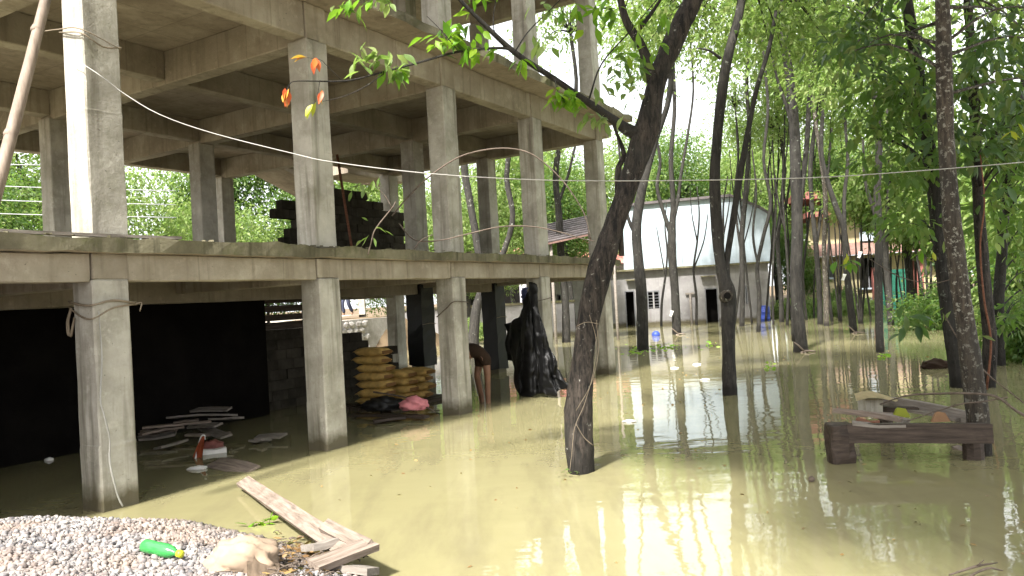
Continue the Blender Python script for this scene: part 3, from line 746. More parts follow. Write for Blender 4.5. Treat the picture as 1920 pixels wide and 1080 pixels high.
for (x_, y_) in ((-1.2, -0.4), (1.4, -0.4), (1.4, 1.9), (-1.2, 1.9)): tube('post', [(x_, y_, -0.7), (x_, y_, s0[2]-0.3)], [0.06, 0.06], 'plank_grey', sh, 6, 2)
# compound wall seen through the frame
cwp = at_y(900, 620, 36.0)
cw_ = empty('compound_wall', (cwp[0], cwp[1], 0), 0.1, 'low grey plastered yard wall seen between the building columns', 'wall')
rough_box('wall', -3.5, 4.5, 0, 0.2, -0.7, 1.55, 'plaster_grey', cw_, 0.004, 1.5, 0); rough_box('coping', -3.55, 4.55, -0.06, 0.26, 1.551, 1.66, 'concrete_edge', cw_, 0.006, 1.0, 0.01)
# pinkish house behind the frame on the right
pk = at_y(980, 450, 50.0)
ph = empty('pink_house', (pk[0], pk[1], 0.3), 0.1, 'pale house with a pink red roof far behind the concrete frame', 'house')
plain('plaster_pale', (0.55, 0.53, 0.58), 0.8); plain('roof_pink', (0.50, 0.20, 0.17), 0.8)
rough_box('wall', -5, 7, 0, 6, -1, 3.6, 'plaster_pale', ph, 0.005, 3, 0)
vv = [(-5.6, -0.6, 3.5), (7.6, -0.6, 3.5), (7.6, 6.6, 3.5), (-5.6, 6.6, 3.5), (-3, 3, 5.4), (5, 3, 5.4)]
link('roof', mesh_from('roof', vv, [(0, 1, 5, 4), (1, 2, 5), (2, 3, 4, 5), (3, 0, 4), (3, 2, 1, 0)], 'roof_pink'), ph)
for x_ in (-4, -1.5, 1.2, 4.0): sbox('window', x_, x_+1.1, -0.04, -0.002, 1.2, 2.5, 'hole_black', ph)

# ------------------------------------------------------------------ trees
ORD = ['first', 'second', 'third', 'fourth', 'fifth', 'sixth', 'seventh', 'eighth', 'ninth', 'tenth', 'eleventh', 'twelfth', 'thirteenth', 'fourteenth', 'fifteenth', 'sixteenth', 'seventeenth', 'eighteenth', 'nineteenth', 'twentieth', 'twenty first', 'twenty second', 'twenty third', 'twenty fourth', 'twenty fifth', 'twenty sixth', 'twenty seventh', 'twenty eighth', 'twenty ninth', 'thirtieth', 'thirty first', 'thirty second']
def order_labels(roots, text):                        # tell look-alikes apart by their order from the left
    for k, o in enumerate(sorted(roots, key=lambda o: o.location.x/o.location.y)): o['label'] = text + ', ' + ORD[k] + ' from the left'
CROWN = {}
def get_crown(key):
    if key not in CROWN:
        spec = {  # R, H, clumps, per, leaf length, material, droop
            'a': (2.4, 2.0, 54, 30, 0.19, 'leaf_light'), 'b': (2.2, 2.4, 52, 30, 0.18, 'leaf_light'), 'c': (2.6, 1.8, 54, 32, 0.19, 'leaf_light'),
            'd': (1.6, 1.3, 42, 40, 0.17, 'leaf_light'), 'sh': (2.7, 1.2, 120, 70, 0.26, 'leaf_mid'), 'fs': (4.2, 4.4, 95, 60, 0.24, 'leaf_light'),
            'fa': (3.6, 3.4, 120, 85, 0.22, 'leaf_light'), 'fb': (3.8, 3.0, 110, 85, 0.22, 'leaf_light'), 'fc': (3.2, 3.8, 115, 85, 0.21, 'leaf_mid'),
            'ba': (1.5, 1.1, 60, 40, 0.20, 'leaf_mid'), 'bb': (1.4, 1.2, 60, 40, 0.20, 'leaf_light')}[key]
        CROWN[key] = crown_mesh('crown', *spec[:5], spec[5], seed=sum(map(ord, key)), spread=0.42 if key in ('a', 'b', 'c', 'd', 'sh') else (0.62 if key[0] == 'f' else 0.33))
    return CROWN[key]
tr_ = random.Random(21)
def crown_at(parent, key, loc, scale=1.0, base=None, mat='bark_far'):
    me, C = get_crown(key)
    rz = tr_.uniform(0, 6.28)
    o = link('crown', me, parent, loc, (0, 0, rz), (scale, scale, scale*tr_.uniform(0.9, 1.1)))
    o['kind'] = 'stuff'
    if base is not None:                              # limbs that carry the clumps
        M = Matrix.Translation(loc) @ Matrix.Rotation(rz, 4, 'Z') @ Matrix.Scale(scale, 4)
        parts = []
        for i in range(0, len(C), max(1, len(C)//9)):
            e = np.array(M @ Vector(C[i])); b = np.asarray(base, float)
            mid = b*0.45+e*0.55 + np.array([0, 0, 0.25]) ; parts.append(tube_vf([b, mid, e], [0.035*scale+.01, 0.022*scale, 0.006], 5, 3))
        v, f = join_vf(parts); link('limb', mesh_from('limb', v, f, mat, True), parent)
    return o
def tree(name, label, trunk, Y, radii, mat, limbs=(), crowns=(), dy=0.0, group='slim trees standing in the flood water', sides=10, wob=0.10, base_z=-0.6):
    """trunk and limbs surveyed as picture points at depth Y (plus dy per point); crowns as (x, y, z offset from trunk top, key, scale)"""
    P = [at_y(px, py, Y + dy*k) for k, (px, py) in enumerate(trunk)]
    b = P[0].copy(); root = empty(name, (b[0], b[1], 0), 0, label, 'tree', group)
    o = np.array([b[0], b[1], 0.0])
    P = [P[0]*np.array([1, 1, 0]) + np.array([0, 0, base_z])] + P
    if name == 'slim_tree': radii = [q*.97 for q in radii]; limbs = [(a, [q*.95 for q in b2], c2) for a, b2, c2 in limbs]
    if name == 'broadleaf_tree': radii = [q*.86 for q in radii]
    R = [radii[0]*1.12] + list(radii)
    L_ = local(o, P)
    tube('trunk', L_, R, mat, root, sides, 5, wob, seed=int(b[0]*100) & 0xfff)
    for (pts, rr, ddy) in limbs:
        Q = local(o, [at_y(px, py, Y + ddy*k) for k, (px, py) in enumerate(pts)])
        tube('limb', Q, rr, mat, root, 7, 4, wob*0.7, seed=len(pts))
    topP = L_[-1]
    for (dx, dyy, dz, key, scl) in crowns:
        crown_at(root, key, (topP[0]+dx, topP[1]+dyy, topP[2]+dz), scl, topP, mat)
    return root, o, L_

# the dark leaning tree in front
def mt(px, py, d=0.0): return at_y(px, py, 8.13+d)
main, mo, mL = tree('leaning_tree', 'dark leaning tree in the foreground with white lichen spots and a creeper',
    [(1090, 890), (1086, 770), (1097, 640), (1118, 530), (1150, 430), (1188, 320), (1212, 240), (1232, 150), (1262, 80), (1300, 0), (1345, -110), (1380, -230)], 8.13,
    [0.130, 0.142, 0.112, 0.124, 0.112, 0.108, 0.122, 0.102, 0.100, 0.100, 0.09, 0.075], 'bark_main',
    limbs=[([(1222, 150), (1205, 90), (1175, 40), (1160, -20), (1150, -80)], [0.075, 0.05, 0.042, 0.035, 0.03], 0.03),
           ([(1166, 480), (1158, 330), (1170, 290), (1150, 235)], [0.03, 0.03, 0.028, 0.012], 0.05),
           ([(1200, 52), (1225, 20), (1250, -20)], [0.028, 0.02, 0.012], 0.1)],
    crowns=[], sides=26, group='trees standing in the foreground water', wob=0.17)
# bulge where the branch leaves
tube('limb', local(mo, [mt(1205, 250), mt(1180, 245), mt(1150, 225, -.05), mt(1100, 190, -.15), mt(1040, 148, -.3), mt(965, 98, -.45), mt(900, 38, -.6), mt(858, -5, -.7), mt(820, -50, -.8)],),
     [0.09, 0.07, 0.045, 0.036, 0.03, 0.027, 0.022, 0.018, 0.014], 'bark_dark', main, 8, 4, 0.1)
twig_main = tube('limb', local(mo, [mt(965, 98, -.45), mt(940, 90, -.5), mt(860, 97, -.6), mt(790, 116, -.75), mt(700, 140, -.9), mt(645, 152, -1.0), mt(560, 152, -1.1), mt(543, 158, -1.15), mt(538, 172, -1.2)]),
     [0.016, 0.015, 0.012, 0.011, 0.009, 0.008, 0.005, 0.004, 0.003], 'bark_dark', main, 6, 4, 0.05)
for pts, r0 in [([(1105, 185), (1128, 120), (1180, 60), (1240, -10)], 0.010), ([(965, 98), (990, 60), (1030, 20), (1070, -20)], 0.008), ([(720, 138), (680, 165), (640, 182), (605, 190)], 0.005),
                ([(860, 97), (830, 60), (800, 30)], 0.005), ([(600, 150), (596, 175), (590, 200)], 0.003), ([(640, 150), (610, 120), (600, 112), (575, 108)], 0.003),
                ([(940, 80), (925, 50), (930, 0), (940, -30)], 0.007), ([(1180, 60), (1172, 20), (1185, -20)], 0.008), ([(1040, 148), (1045, 170), (1055, 185)], 0.005)]:
    tube('limb', local(mo, [mt(px, py, -0.45 - max(0, (1000-px))*0.0015) for px, py in pts]), [r0, r0*.8, r0*.5], 'bark_dark', main, 5, 4)
# separate leaves of the front branch
def leaf_blade(name, mat, curl):
    r = np.random.default_rng(int(curl*100))
    vs = []; prof_l = [0.0, 0.06, 0.15, 0.19, 0.185, 0.14, 0.07, 0.0]
    for i, wd in enumerate(prof_l):
        t = i/(len(prof_l)-1); z = -curl*t*t
        vs += [(t, -wd, z+wd*0.25), (t, 0, z), (t, wd, z+wd*0.25)]
    fs = []
    for i in range(len(prof_l)-1):
        b = 3*i; fs += [(b, b+3, b+4, b+1), (b+1, b+4, b+5, b+2)]
    return mesh_from(name, vs, fs, mat, True)
blades = {k: [leaf_blade('leaf', k, c) for c in (0.12, 0.3)] for k in ('leaf_fresh', 'leaf_red', 'leaf_yellow', 'leaf_mid', 'leaf_light', 'leaf_dark', 'leaf_brown')}
lr = random.Random(33)
def put_leaf(parent, pos, mat, length, dirv=None, droop=0.6):
    d = Vector(dirv) if dirv is not None else Vector((lr.gauss(0, 1), lr.gauss(0, 0.8), -droop+lr.gauss(0, 0.35)))
    d.normalize()
    side = d.cross(Vector((lr.gauss(0, .35), lr.gauss(0, .35) , 1))).normalized(); up = side.cross(d)
    # blade x = length, y = width, z = up
    M = Matrix((d, -side, up)).transposed().to_4x4()
    o = bpy.data.objects.new('leaf', blades[mat][lr.randrange(2)]); COL.objects.link(o); o.parent = parent
    o.matrix_local = Matrix.Translation(Vector(pos)) @ M @ Matrix.Scale(length, 4)
    return o
def leaf_cluster(parent, org, px, py, Yd, n, spread, mat, length, droop=0.6):
    c = at_y(px, py, Yd) - np.asarray(org)
    for k in range(n):
        q = c + np.array([lr.gauss(0, 1), lr.gauss(0, .7), lr.gauss(0, .6)])*spread
        put_leaf(parent, q, mat if lr.random() < .85 else ('leaf_mid' if mat == 'leaf_fresh' else mat), length*lr.uniform(.7, 1.2), None, droop)
for (px, py, n, spr, mt_) in [(700, 105, 12, .09, 'leaf_light'), (740, 120, 8, .07, 'leaf_light'), (672, 92, 4, .05, 'leaf_light'), (738, 135, 7, .04, 'leaf_fresh'), (850, 62, 16, .09, 'leaf_fresh'), (872, 78, 10, .07, 'leaf_fresh'), (825, 72, 8, .06, 'leaf_fresh'),
                             (890, 98, 7, .03, 'leaf_fresh'), (924, 95, 3, .02, 'leaf_fresh'), (982, 112, 5, .03, 'leaf_fresh'), (1048, 178, 12, .05, 'leaf_fresh'), (1066, 185, 10, .05, 'leaf_fresh'),
                             (655, 8, 8, .05, 'leaf_fresh'), (690, -5, 6, .05, 'leaf_fresh'), (720, 0, 5, .05, 'leaf_light'), (1105, 215, 6, .06, 'leaf_light'), (1145, 225, 5, .06, 'leaf_light'),
                             (1005, 80, 5, .08, 'leaf_light'), (900, -5, 9, .09, 'leaf_fresh'), (1085, 10, 10, .10, 'leaf_fresh'), (1140, 15, 12, .10, 'leaf_fresh'), (1040, 15, 8, .10, 'leaf_light'), (1200, 95, 10, .12, 'leaf_fresh'), (1165, 160, 10, .12, 'leaf_light'),
                             (1215, 30, 8, .1, 'leaf_fresh'), (1190, 120, 8, .1, 'leaf_mid')]:
    leaf_cluster(twig_main, mo, px, py, 8.13-0.45-max(0, 1000-px)*0.0015, int(n*1.7), spr*1.1, mt_, 0.165, 0.75)
for (px, py, mt_, dv) in [(538, 168, 'leaf_red', (0.05, 0, -1)), (541, 170, 'leaf_red', (-0.25, 0, -1)), (574, 108, 'leaf_red', (-1, 0, 0.05)), (592, 106, 'leaf_red', (0.1, 0, -1)), (602, 168, 'leaf_red', (-0.15, 0, -1)), (590, 194, 'leaf_yellow', (-0.4, 0, -1))]:
    for q in range(3): put_leaf(twig_main, at_y(px+lr.uniform(-5, 5), py+lr.uniform(-4, 4), 7.0)-mo, mt_, 0.14, (dv[0]+lr.uniform(-.3, .3), lr.uniform(-.6, .3), dv[2]*lr.uniform(.7, 1)))
# vine strings on the main trunk
mtv = lambda px, py, d=-0.17: at_y(px, py, 8.13+d)-mo
v, f = join_vf([tube_vf([mtv(1105, 590), mtv(1118, 640), mtv(1112, 700), mtv(1095, 760), mtv(1078, 800), mtv(1072, 850), mtv(1068, 885)], [0.0028]*2, 5, 4),
                tube_vf([mtv(1080, 612), mtv(1100, 604), mtv(1125, 608)], [0.0028]*2, 5, 4), tube_vf([mtv(1080, 795), mtv(1095, 820), mtv(1112, 835)], [0.0028]*2, 5, 4),
                tube_vf([mtv(1118, 600), mtv(1122, 660), mtv(1108, 720), mtv(1080, 770)], [0.003]*2, 5, 4)])
link('creeper', mesh_from('creeper', v, f, 'rope', True), main)
for k in range(9): put_leaf(main, at_y(1045+k*5, 886, 8.0)-mo + np.array([0, lr.uniform(-.1, .1), 0.01]), 'leaf_mid', 0.06, (lr.gauss(0, 1), lr.gauss(0, 1), .2))
# its unseen crown overhead, spread and thickened to shade trunk and water
for (cx, cy, cz, cs) in [(3.2, 8.6, 9.2, 1.0), (1.2, 5.6, 9.0, .95), (4.6, 5.6, 9.4, 1.05), (6.2, 9.2, 9.6, 1.0), (-.9, 2.8, 9.0, .62)]:
    crown_at(main, 'sh', (cx-mo[0], cy-mo[1], cz), cs, mL[-1], 'bark_dark')

# unseen tree added beside the viewer to shade the right hand water
ov = empty('added_shade_tree', (6.2, -1.6, 0.3), 0, 'tall unseen tree added beside the viewer to shade the right hand water', 'tree')
tube('trunk', [(0, 0, -.6), (-.2, .2, 3), (-.9, .7, 6), (-1.6, 1.4, 8)], [.22, .19, .15, .10], 'bark_dark', ov, 12, 5, .1)
for (cx, cy, cz, cs) in [(0.9, .2, 8.8, .9), (3.4, -1.2, 9.2, 1.1), (4.0, 2.2, 9.0, 1.1), (7.4, 1.0, 9.4, 1.1), (7.6, 4.6, 9.6, 1.0), (1.0, 2.6, 9.3, .8)]:
    crown_at(ov, 'sh', (cx-6.2, cy+1.6, cz-.3), cs, (-1.6, 1.4, 8), 'bark_dark')
G1 = 'slim trees standing in the flood water'
T = [ # label, trunk, Y, radii, mat, limbs, crowns
 ('slim grey tree left of the white wall, small floating plants at its foot', [(1206, 658), (1203, 560), (1196, 480), (1194, 420), (1205, 350), (1230, 260), (1255, 180), (1262, 60), (1270, -60)], 24.8, [.21, .18, .16, .17, .14, .10, .09, .08, .06], 'bark_dark',
  [([(1195, 445), (1180, 415), (1172, 380), (1165, 330), (1160, 270), (1150, 200)], [.08, .06, .05, .045, .04, .03], 0)], [(0.2, 0, 0.3, 'a', 1.0), (-1.5, -.6, -2.0, 'd', .9)]),
 ('three forked tree before the middle of the white wall', [(1269, 628), (1265, 540), (1261, 490), (1260, 440), (1262, 380), (1258, 300), (1265, 200), (1262, 100), (1268, -30)], 32.5, [.20, .18, .17, .18, .11, .10, .09, .08, .06], 'bark_dark',
  [([(1260, 445), (1245, 400), (1232, 350), (1238, 300), (1225, 220), (1235, 120)], [.12, .09, .08, .07, .06, .04], 0), ([(1261, 420), (1272, 370), (1278, 320), (1290, 250), (1300, 170), (1295, 80)], [.10, .08, .07, .06, .05, .04], 0)], [(0, 0, 0, 'b', 1.3), (-1.5, .5, -2.6, 'd', 1.2), (1.8, 0, -2.8, 'd', 1.2)]),
 ('tree with a round sawn knot hole forking above it', [(1369, 742), (1367, 680), (1366, 600), (1364, 550), (1352, 500), (1345, 430), (1340, 330), (1348, 220), (1362, 120), (1385, 30), (1400, -60)], 13.36, [.125, .12, .125, .14, .10, .10, .095, .09, .085, .08, .07], 'bark_far',
  [([(1366, 560), (1362, 500), (1372, 430), (1388, 330), (1402, 250), (1418, 170), (1442, 90), (1455, 20)], [.09, .06, .06, .055, .05, .045, .04, .03], 0.02), ([(1352, 110), (1330, 95), (1305, 90)], [.03, .02, .01], 0)], [(0.3, 0.3, 0.4, 'c', .9), (1.2, 1.0, -.9, 'd', .7), (-1.2, .8, -.6, 'd', .6)]),
 ('thin tree in front of the right part of the white wall', [(1391, 614), (1392, 540), (1391, 440), (1398, 360), (1405, 250), (1400, 150), (1410, 20)], 36.0, [.13, .12, .11, .11, .09, .08, .06], 'bark_dark', [([(1391, 480), (1382, 420), (1378, 360), (1385, 280), (1378, 200)], [.07, .06, .05, .045, .03], 0)], [(0, 0, .2, 'a', 1.2), (1.0, 0, -2.5, 'd', 1.2)]),
 ('thin leaning tree beside the blue drum, forked high up', [(1422, 628), (1424, 560), (1420, 500), (1432, 440), (1445, 380), (1432, 300), (1440, 200), (1430, 80), (1435, -40)], 31.0, [.09, .085, .08, .08, .07, .065, .06, .05, .04], 'bark_dark', [([(1422, 500), (1412, 440), (1418, 360), (1410, 280)], [.05, .05, .04, .03], 0)], [(0, 0, .2, 'b', 1.1)]),
 ('tall dark twin trunked tree with pale sticks at its foot', [(1502, 662), (1497, 600), (1492, 520), (1495, 430), (1492, 330), (1490, 250), (1482, 160), (1472, 80), (1465, -30)], 20.9, [.20, .17, .16, .155, .15, .14, .125, .12, .10], 'bark_dark',
  [([(1490, 640), (1488, 560), (1492, 480), (1500, 380), (1512, 280), (1518, 180), (1528, 90), (1524, 0)], [.08, .08, .08, .08, .075, .07, .06, .05], 0.02), ([(1488, 250), (1475, 200), (1455, 140), (1440, 60)], [.06, .05, .04, .03], 0)], [(0, 0, .3, 'a', 1.1), (1.5, .5, -1.3, 'd', 1.0)]),
 ('thin bent tree in front of the yellow house, left one', [(1538, 606), (1536, 540), (1530, 460), (1522, 380), (1520, 300), (1535, 200), (1552, 100), (1560, 0)], 34.0, [.13, .12, .11, .10, .10, .09, .08, .06], 'bark_dark', [([(1530, 470), (1540, 400), (1552, 330), (1560, 240)], [.07, .06, .05, .04], 0)], [(0, 0, 0, 'c', 1.2), (0.8, 0, -2.6, 'd', 1.1)]),
 ('thin upright tree in front of the yellow house with pale bark patch', [(1550, 612), (1548, 540), (1545, 460), (1548, 380), (1540, 300), (1528, 220), (1520, 120)], 32.5, [.12, .11, .10, .10, .09, .08, .06], 'bark_pale', [], [(0, 0, .8, 'b', 1.0)]),
 ('leaning tree before the yellow house with a white tag and pale root', [(1601, 626), (1594, 570), (1587, 500), (1582, 430), (1568, 390), (1552, 340), (1540, 280), (1545, 180)], 27.6, [.15, .13, .11, .10, .10, .09, .08, .06], 'bark_dark', [([(1584, 440), (1583, 370), (1590, 300), (1585, 220), (1600, 120)], [.08, .07, .06, .05, .04], 0)], [(0, 0, 1.3, 'a', 1.0), (1.3, 0, 0.6, 'd', 1.0)]),
 ('dark upright trunk standing in front of the green gate', [(1650, 662), (1648, 600), (1647, 520), (1648, 440), (1645, 360), (1648, 260), (1640, 150), (1650, 40)], 19.6, [.11, .10, .10, .10, .09, .085, .08, .07], 'bark_dark', [([(1647, 450), (1640, 400), (1622, 340), (1618, 260)], [.05, .05, .04, .03], 0)], [(0, .5, .6, 'c', .9), (-1.0, 0, -1.4, 'd', .8)]),
 ('slim brown trunk right beside the green gate', [(1671, 612), (1666, 540), (1660, 470), (1664, 400), (1670, 300), (1665, 200), (1675, 80)], 31.0, [.14, .13, .12, .11, .10, .09, .07], 'bark_far', [], [(0, 0, .6, 'a', 1.2), (.8, -.6, -2.4, 'd', 1.0)]),
 ('slim trunk between the green gate and the right hand trees', [(1712, 600), (1706, 540), (1700, 470), (1705, 390), (1698, 300), (1705, 180)], 33.0, [.12, .12, .11, .10, .09, .07], 'bark_far', [], [(0, 0, .6, 'b', 1.2), (-1.2, -1, -2.0, 'd', 1.1)]),
 ('bent slim tree rising behind the two storey frame end column', [(1062, 640), (1060, 570), (1052, 480), (1048, 400), (1042, 330), (1052, 260), (1080, 170), (1070, 60)], 31.0, [.17, .16, .15, .14, .13, .11, .09, .07], 'bark_dark', [([(1047, 380), (1065, 330), (1082, 260), (1100, 200)], [.07, .06, .05, .04], 0)], [(0, 0, .6, 'b', 1.1)]),
 ('crooked tree seen through the frame beyond the third column', [(888, 640), (893, 580), (905, 530), (892, 440), (880, 370), (870, 300), (882, 200)], 30.0, [.22, .20, .18, .16, .15, .14, .1], 'bark_far', [([(905, 540), (915, 480), (905, 400), (910, 320)], [.1, .09, .08, .06], 0)], [(0, 0, .5, 'a', 1.1)]),
 ('slender tree seen through the frame left of the end column', [(915, 640), (912, 590), (918, 540), (960, 420), (950, 330), (965, 230)], 29.0, [.14, .13, .13, .11, .1, .08], 'bark_far', [], [(0, 0, .7, 'd', 1.3)]),
 ('thin dark tree right of the grey house corner', [(1466, 604), (1464, 540), (1458, 450), (1466, 380), (1470, 300), (1455, 200), (1462, 90)], 38.0, [.12, .11, .11, .10, .10, .09, .07], 'bark_dark', [([(1460, 460), (1448, 400), (1440, 330), (1450, 260)], [.07, .06, .05, .04], 0), ([(1463, 420), (1478, 360), (1486, 290)], [.06, .05, .04], 0)], [(0, 0, .3, 'c', 1.4), (.5, 0, -2.8, 'd', 1.4)]),
]
for (lab, trunk, Y, rad, mat, limbs, crowns) in T:
    tree('slim_tree', lab, trunk, Y, rad, mat, limbs, crowns, 0.0, G1)

# thinner stems crowding the middle distance
sapl = []; sg = random.Random(52)
for (px, Yd, top) in [(1352, 37, 330), (1378, 39, 260), (1410, 38, 200), (1436, 40, 150), (1450, 36, 240), (1476, 35, 180), (1484, 40, 260), (1512, 39, 200), (1526, 41, 280), (1560, 36, 190), (1572, 40, 250), (1616, 36, 230), (1632, 39, 280), (1684, 36, 250), (1728, 34, 280), (1240, 41, 380), (1306, 40, 350)]:
    gy_ = at_y(px, 600, Yd); x = px; pts = []; zb_ = 560 - (px-960)*.054 + 1449*1.85/Yd
    for k in range(6): pts.append((x, zb_+(top-zb_)*k/5)); x += sg.uniform(-9, 9)
    r0 = sg.uniform(.045, .075); x2 = pts[3][0]; sd = sg.choice((-1, 1))
    o_, _, _ = tree('slim_sapling', 'x', pts, Yd, [r0, r0*.9, r0*.8, r0*.7, r0*.55, r0*.4], 'bark_dark', [([pts[2], (x2+sd*12, pts[3][1]), (x2+sd*20, pts[4][1])], [r0*.6, r0*.45, r0*.3], 0), ([pts[3], (x2-sd*10, pts[4][1]), (x2-sd*14, pts[5][1])], [r0*.5, r0*.35, r0*.2], 0)], [(0, 0, .3, 'd', .9)] if top < 270 else [], 0, 'thin stems in the middle distance', 7, .06); sapl.append(o_)
order_labels(sapl, 'very thin stem among the flooded trees of the middle distance')
# pale sticks at the feet of trees, a sawn knot, tags
for (px, py, Yd, lab) in [(1508, 660, 20.7, 'pale forked stick at the foot of the twin trunked tree'), (1604, 632, 27.0, 'pale root stick at the foot of the leaning tree'), (1272, 628, 32.0, 'pale forked stick at the foot of the three forked tree')]:
    c = at_y(px, py, Yd)*np.array([1, 1, 0])
    e = empty('driftwood_stick', c, 0, lab, 'stick', 'pale sticks at the tree feet')
    v, f = join_vf([tube_vf([(-.15, 0, -.08), (.0, 0, .04), (.3, 0, .02)], [.03, .03, .015], 6, 3), tube_vf([(0, 0, .04), (-.2, -.1, .22), (-.3, -.1, .3)], [.025, .02, .01], 6, 3), tube_vf([(0, 0, .02), (-.05, -.3, -.02)], [.02, .012], 6, 3)])
    link('stick', mesh_from('stick', v, f, 'plank_pale', True), e)
kn = at_y(1362, 556, 13.24)
kb = tube('sawn_knot', [kn+np.array([0, .12, 0.0]), kn+np.array([0, -0.06, 0.015])], [.105, .10], 'bark_pale', None, 12, 2, 0.1); tag(kb, 'pale sawn branch stub with a dark hollow on the forked tree', 'knot')
link('hollow', mesh_from('hollow', *tube_vf([kn+np.array([0, -.02, 0.01]), kn+np.array([0, -.068, 0.016])], [.055, .06], 10, 1), 'hole_black'), kb)
for (px, py, Yd, lab) in [(1582, 520, 27.3, 'small white tag tied to the leaning tree before the yellow house'), (1612, 478, 27.5, 'white scrap caught in twigs above the leaning tree'), (1259, 588, 32.2, 'white scrap tied to the three forked tree trunk')]:
    c = at_y(px, py, Yd); bm_ = rough_box('white_tag', -.045, .045, -.01, .01, -.12, .12, 'foam_white', None, 0.02, .15, 0.0); bm_.location = c; bm_.rotation_euler = (0.1, 0.35, 0.2); tag(bm_, lab, 'tag', 'white tags on the trees')

# the right hand group of trunks
G2 = 'trunks of the right hand tree group'
def rtree(lab, trunk, Y, rad, mat, limbs, clumps, crowns=(), lm='leaf_dark', leaf_l=0.17, per=34, spread=0.2, dy=0.0):
    root, o, L_ = tree('broadleaf_tree', lab, trunk, Y, rad, mat, limbs, (), dy, G2, 12, .10)
    if clumps:
        r = np.random.default_rng(int(abs(Y*100)))
        C = np.array([at_y(px, py, Yd)-o for (px, py, Yd) in clumps]); P, D = clump_leaves(C, per, spread, .75, r)
        n = len(P); Ls = leaf_l*(.7+.6*r.random(n)); ob = link('crown', leaves_mesh('crown', P, D, Ls, Ls*(.36+.12*r.random(n)), lm, True, r), root); ob['kind'] = 'stuff'
        # twigs to the clumps
        parts = []
        tr_pts = spline(L_, 6)
        for c in C[::2]:
            d_ = [np.linalg.norm(np.asarray(q)-c-np.array([0, 0, -.6])) for q in tr_pts]; b = np.asarray(tr_pts[int(np.argmin(d_))])
            parts.append(tube_vf([b, (b+c)/2+np.array([0, 0, .18]), c], [.02, .012, .004], 5, 3))
        v, f = join_vf(parts); link('limb', mesh_from('limb', v, f, mat, True), root)
    for (off, key, s_) in crowns: crown_at(root, key, tuple(L_[-1]+np.array(off)), s_, L_[-1], mat)
    return root
cr = random.Random(77)
def clumps_in(x0, x1, y0, y1, Y0, Y1, n): return [(cr.uniform(x0, x1), cr.uniform(y0, y1), cr.uniform(Y0, Y1)) for _ in range(n)]
def clumps_hang(n):                                   # the overhanging mass at the top right, lower edge falling to the right
    out = []
    while len(out) < n:
        x, y = cr.uniform(1560, 2080), cr.uniform(-180, 330)
        lim = 110 + (x-1560)*0.42 if x < 1760 else 200 + 60*math.sin(x*.05)
        if y < lim and cr.random() < (1.0 if y < 120 else .55): out.append((x, y, cr.uniform(8.5, 12.5)))
    return out
r1 = rtree('pale mottled trunk rising behind the timber bench at the right', [(1840, 862), (1832, 760), (1815, 640), (1800, 540), (1786, 430), (1778, 320), (1772, 200), (1768, 60), (1765, -80), (1760, -260)], 7.95,
      [.125, .12, .112, .105, .10, .095, .09, .085, .08, .06], 'bark_pale', [], clumps_hang(58), [((0, .5, 1.2), 'a', .9), ((2.4, -1.5, 2.6), 'c', 1.1)], per=30)
r2 = rtree('dark mossy trunk behind the pale mottled one at the right', [(1797, 728), (1790, 660), (1775, 560), (1760, 440), (1750, 330), (1735, 240), (1722, 140), (1700, 0), (1680, -150)], 12.8,
      [.15, .145, .14, .135, .13, .12, .11, .1, .08], 'bark_dark', [([(1752, 350), (1725, 300), (1690, 270), (1640, 260)], [.05, .04, .03, .015], -.2)], clumps_in(1600, 1760, 150, 330, 11, 14, 24) + clumps_in(1660, 1760, 330, 450, 12, 14.5, 8) + clumps_in(1580, 1740, 60, 220, 11.5, 14, 14), [((0, .6, .8), 'c', 1.0)], 'leaf_mid', .19, 30, .24)
r3 = rtree('dark brown trunk just right of the pale mottled one', [(1852, 728), (1856, 640), (1846, 540), (1838, 430), (1832, 320), (1828, 220), (1822, 120), (1815, 0), (1810, -140)], 12.6,
      [.13, .125, .115, .10, .095, .09, .085, .08, .07], 'bark_main', [([(1832, 260), (1845, 230), (1862, 200)], [.05, .035, .02], 0)], clumps_in(1780, 1960, 100, 300, 10.5, 13, 30), [((.8, .4, .6), 'b', 1.0)], 'leaf_dark', .18, 30, .22)
r4 = rtree('dark crooked trunk at the right edge of the picture', [(1876, 700), (1872, 580), (1880, 460), (1885, 380), (1892, 300), (1908, 230), (1922, 150), (1940, 40)], 15.5, [.12, .115, .11, .105, .10, .10, .09, .08], 'bark_dark',
      [], clumps_in(1850, 1990, 160, 440, 13, 17, 52) + clumps_in(1880, 1990, 440, 640, 14, 17, 16), [((0, 0, .5), 'c', .9)], 'leaf_mid', .2, 30, .26)
# climbing vine with large separate leaves round the right hand trunks
vo = at_z(1870, 740)
vine = empty('climbing_vine', vo, 0, 'climbing vine with large pale leaves round the right hand trunks', 'vine')
def vp(px, py, Yd): return at_y(px, py, Yd)-vo
vstem = tube('stem', [vp(1850, 730, 10.8), vp(1858, 640, 10.7), vp(1845, 560, 10.6), vp(1838, 460, 10.6), vp(1846, 380, 10.5), vp(1838, 290, 10.5)], [.018, .016, .014, .012, .01, .008], 'rust', vine, 6, 4)
tube('stem', [vp(1770, 590, 10.2), vp(1800, 640, 10.2), vp(1850, 700, 10.2), vp(1900, 740, 10.0), vp(1925, 760, 9.8)], [.008, .01, .01, .009, .008], 'twig', vine, 6, 4)
tube('stem', [vp(1630, 485, 12), vp(1690, 520, 11.6), vp(1760, 530, 11.2), vp(1830, 500, 10.8)], [.006, .008, .008, .006], 'twig', vine, 5, 4)
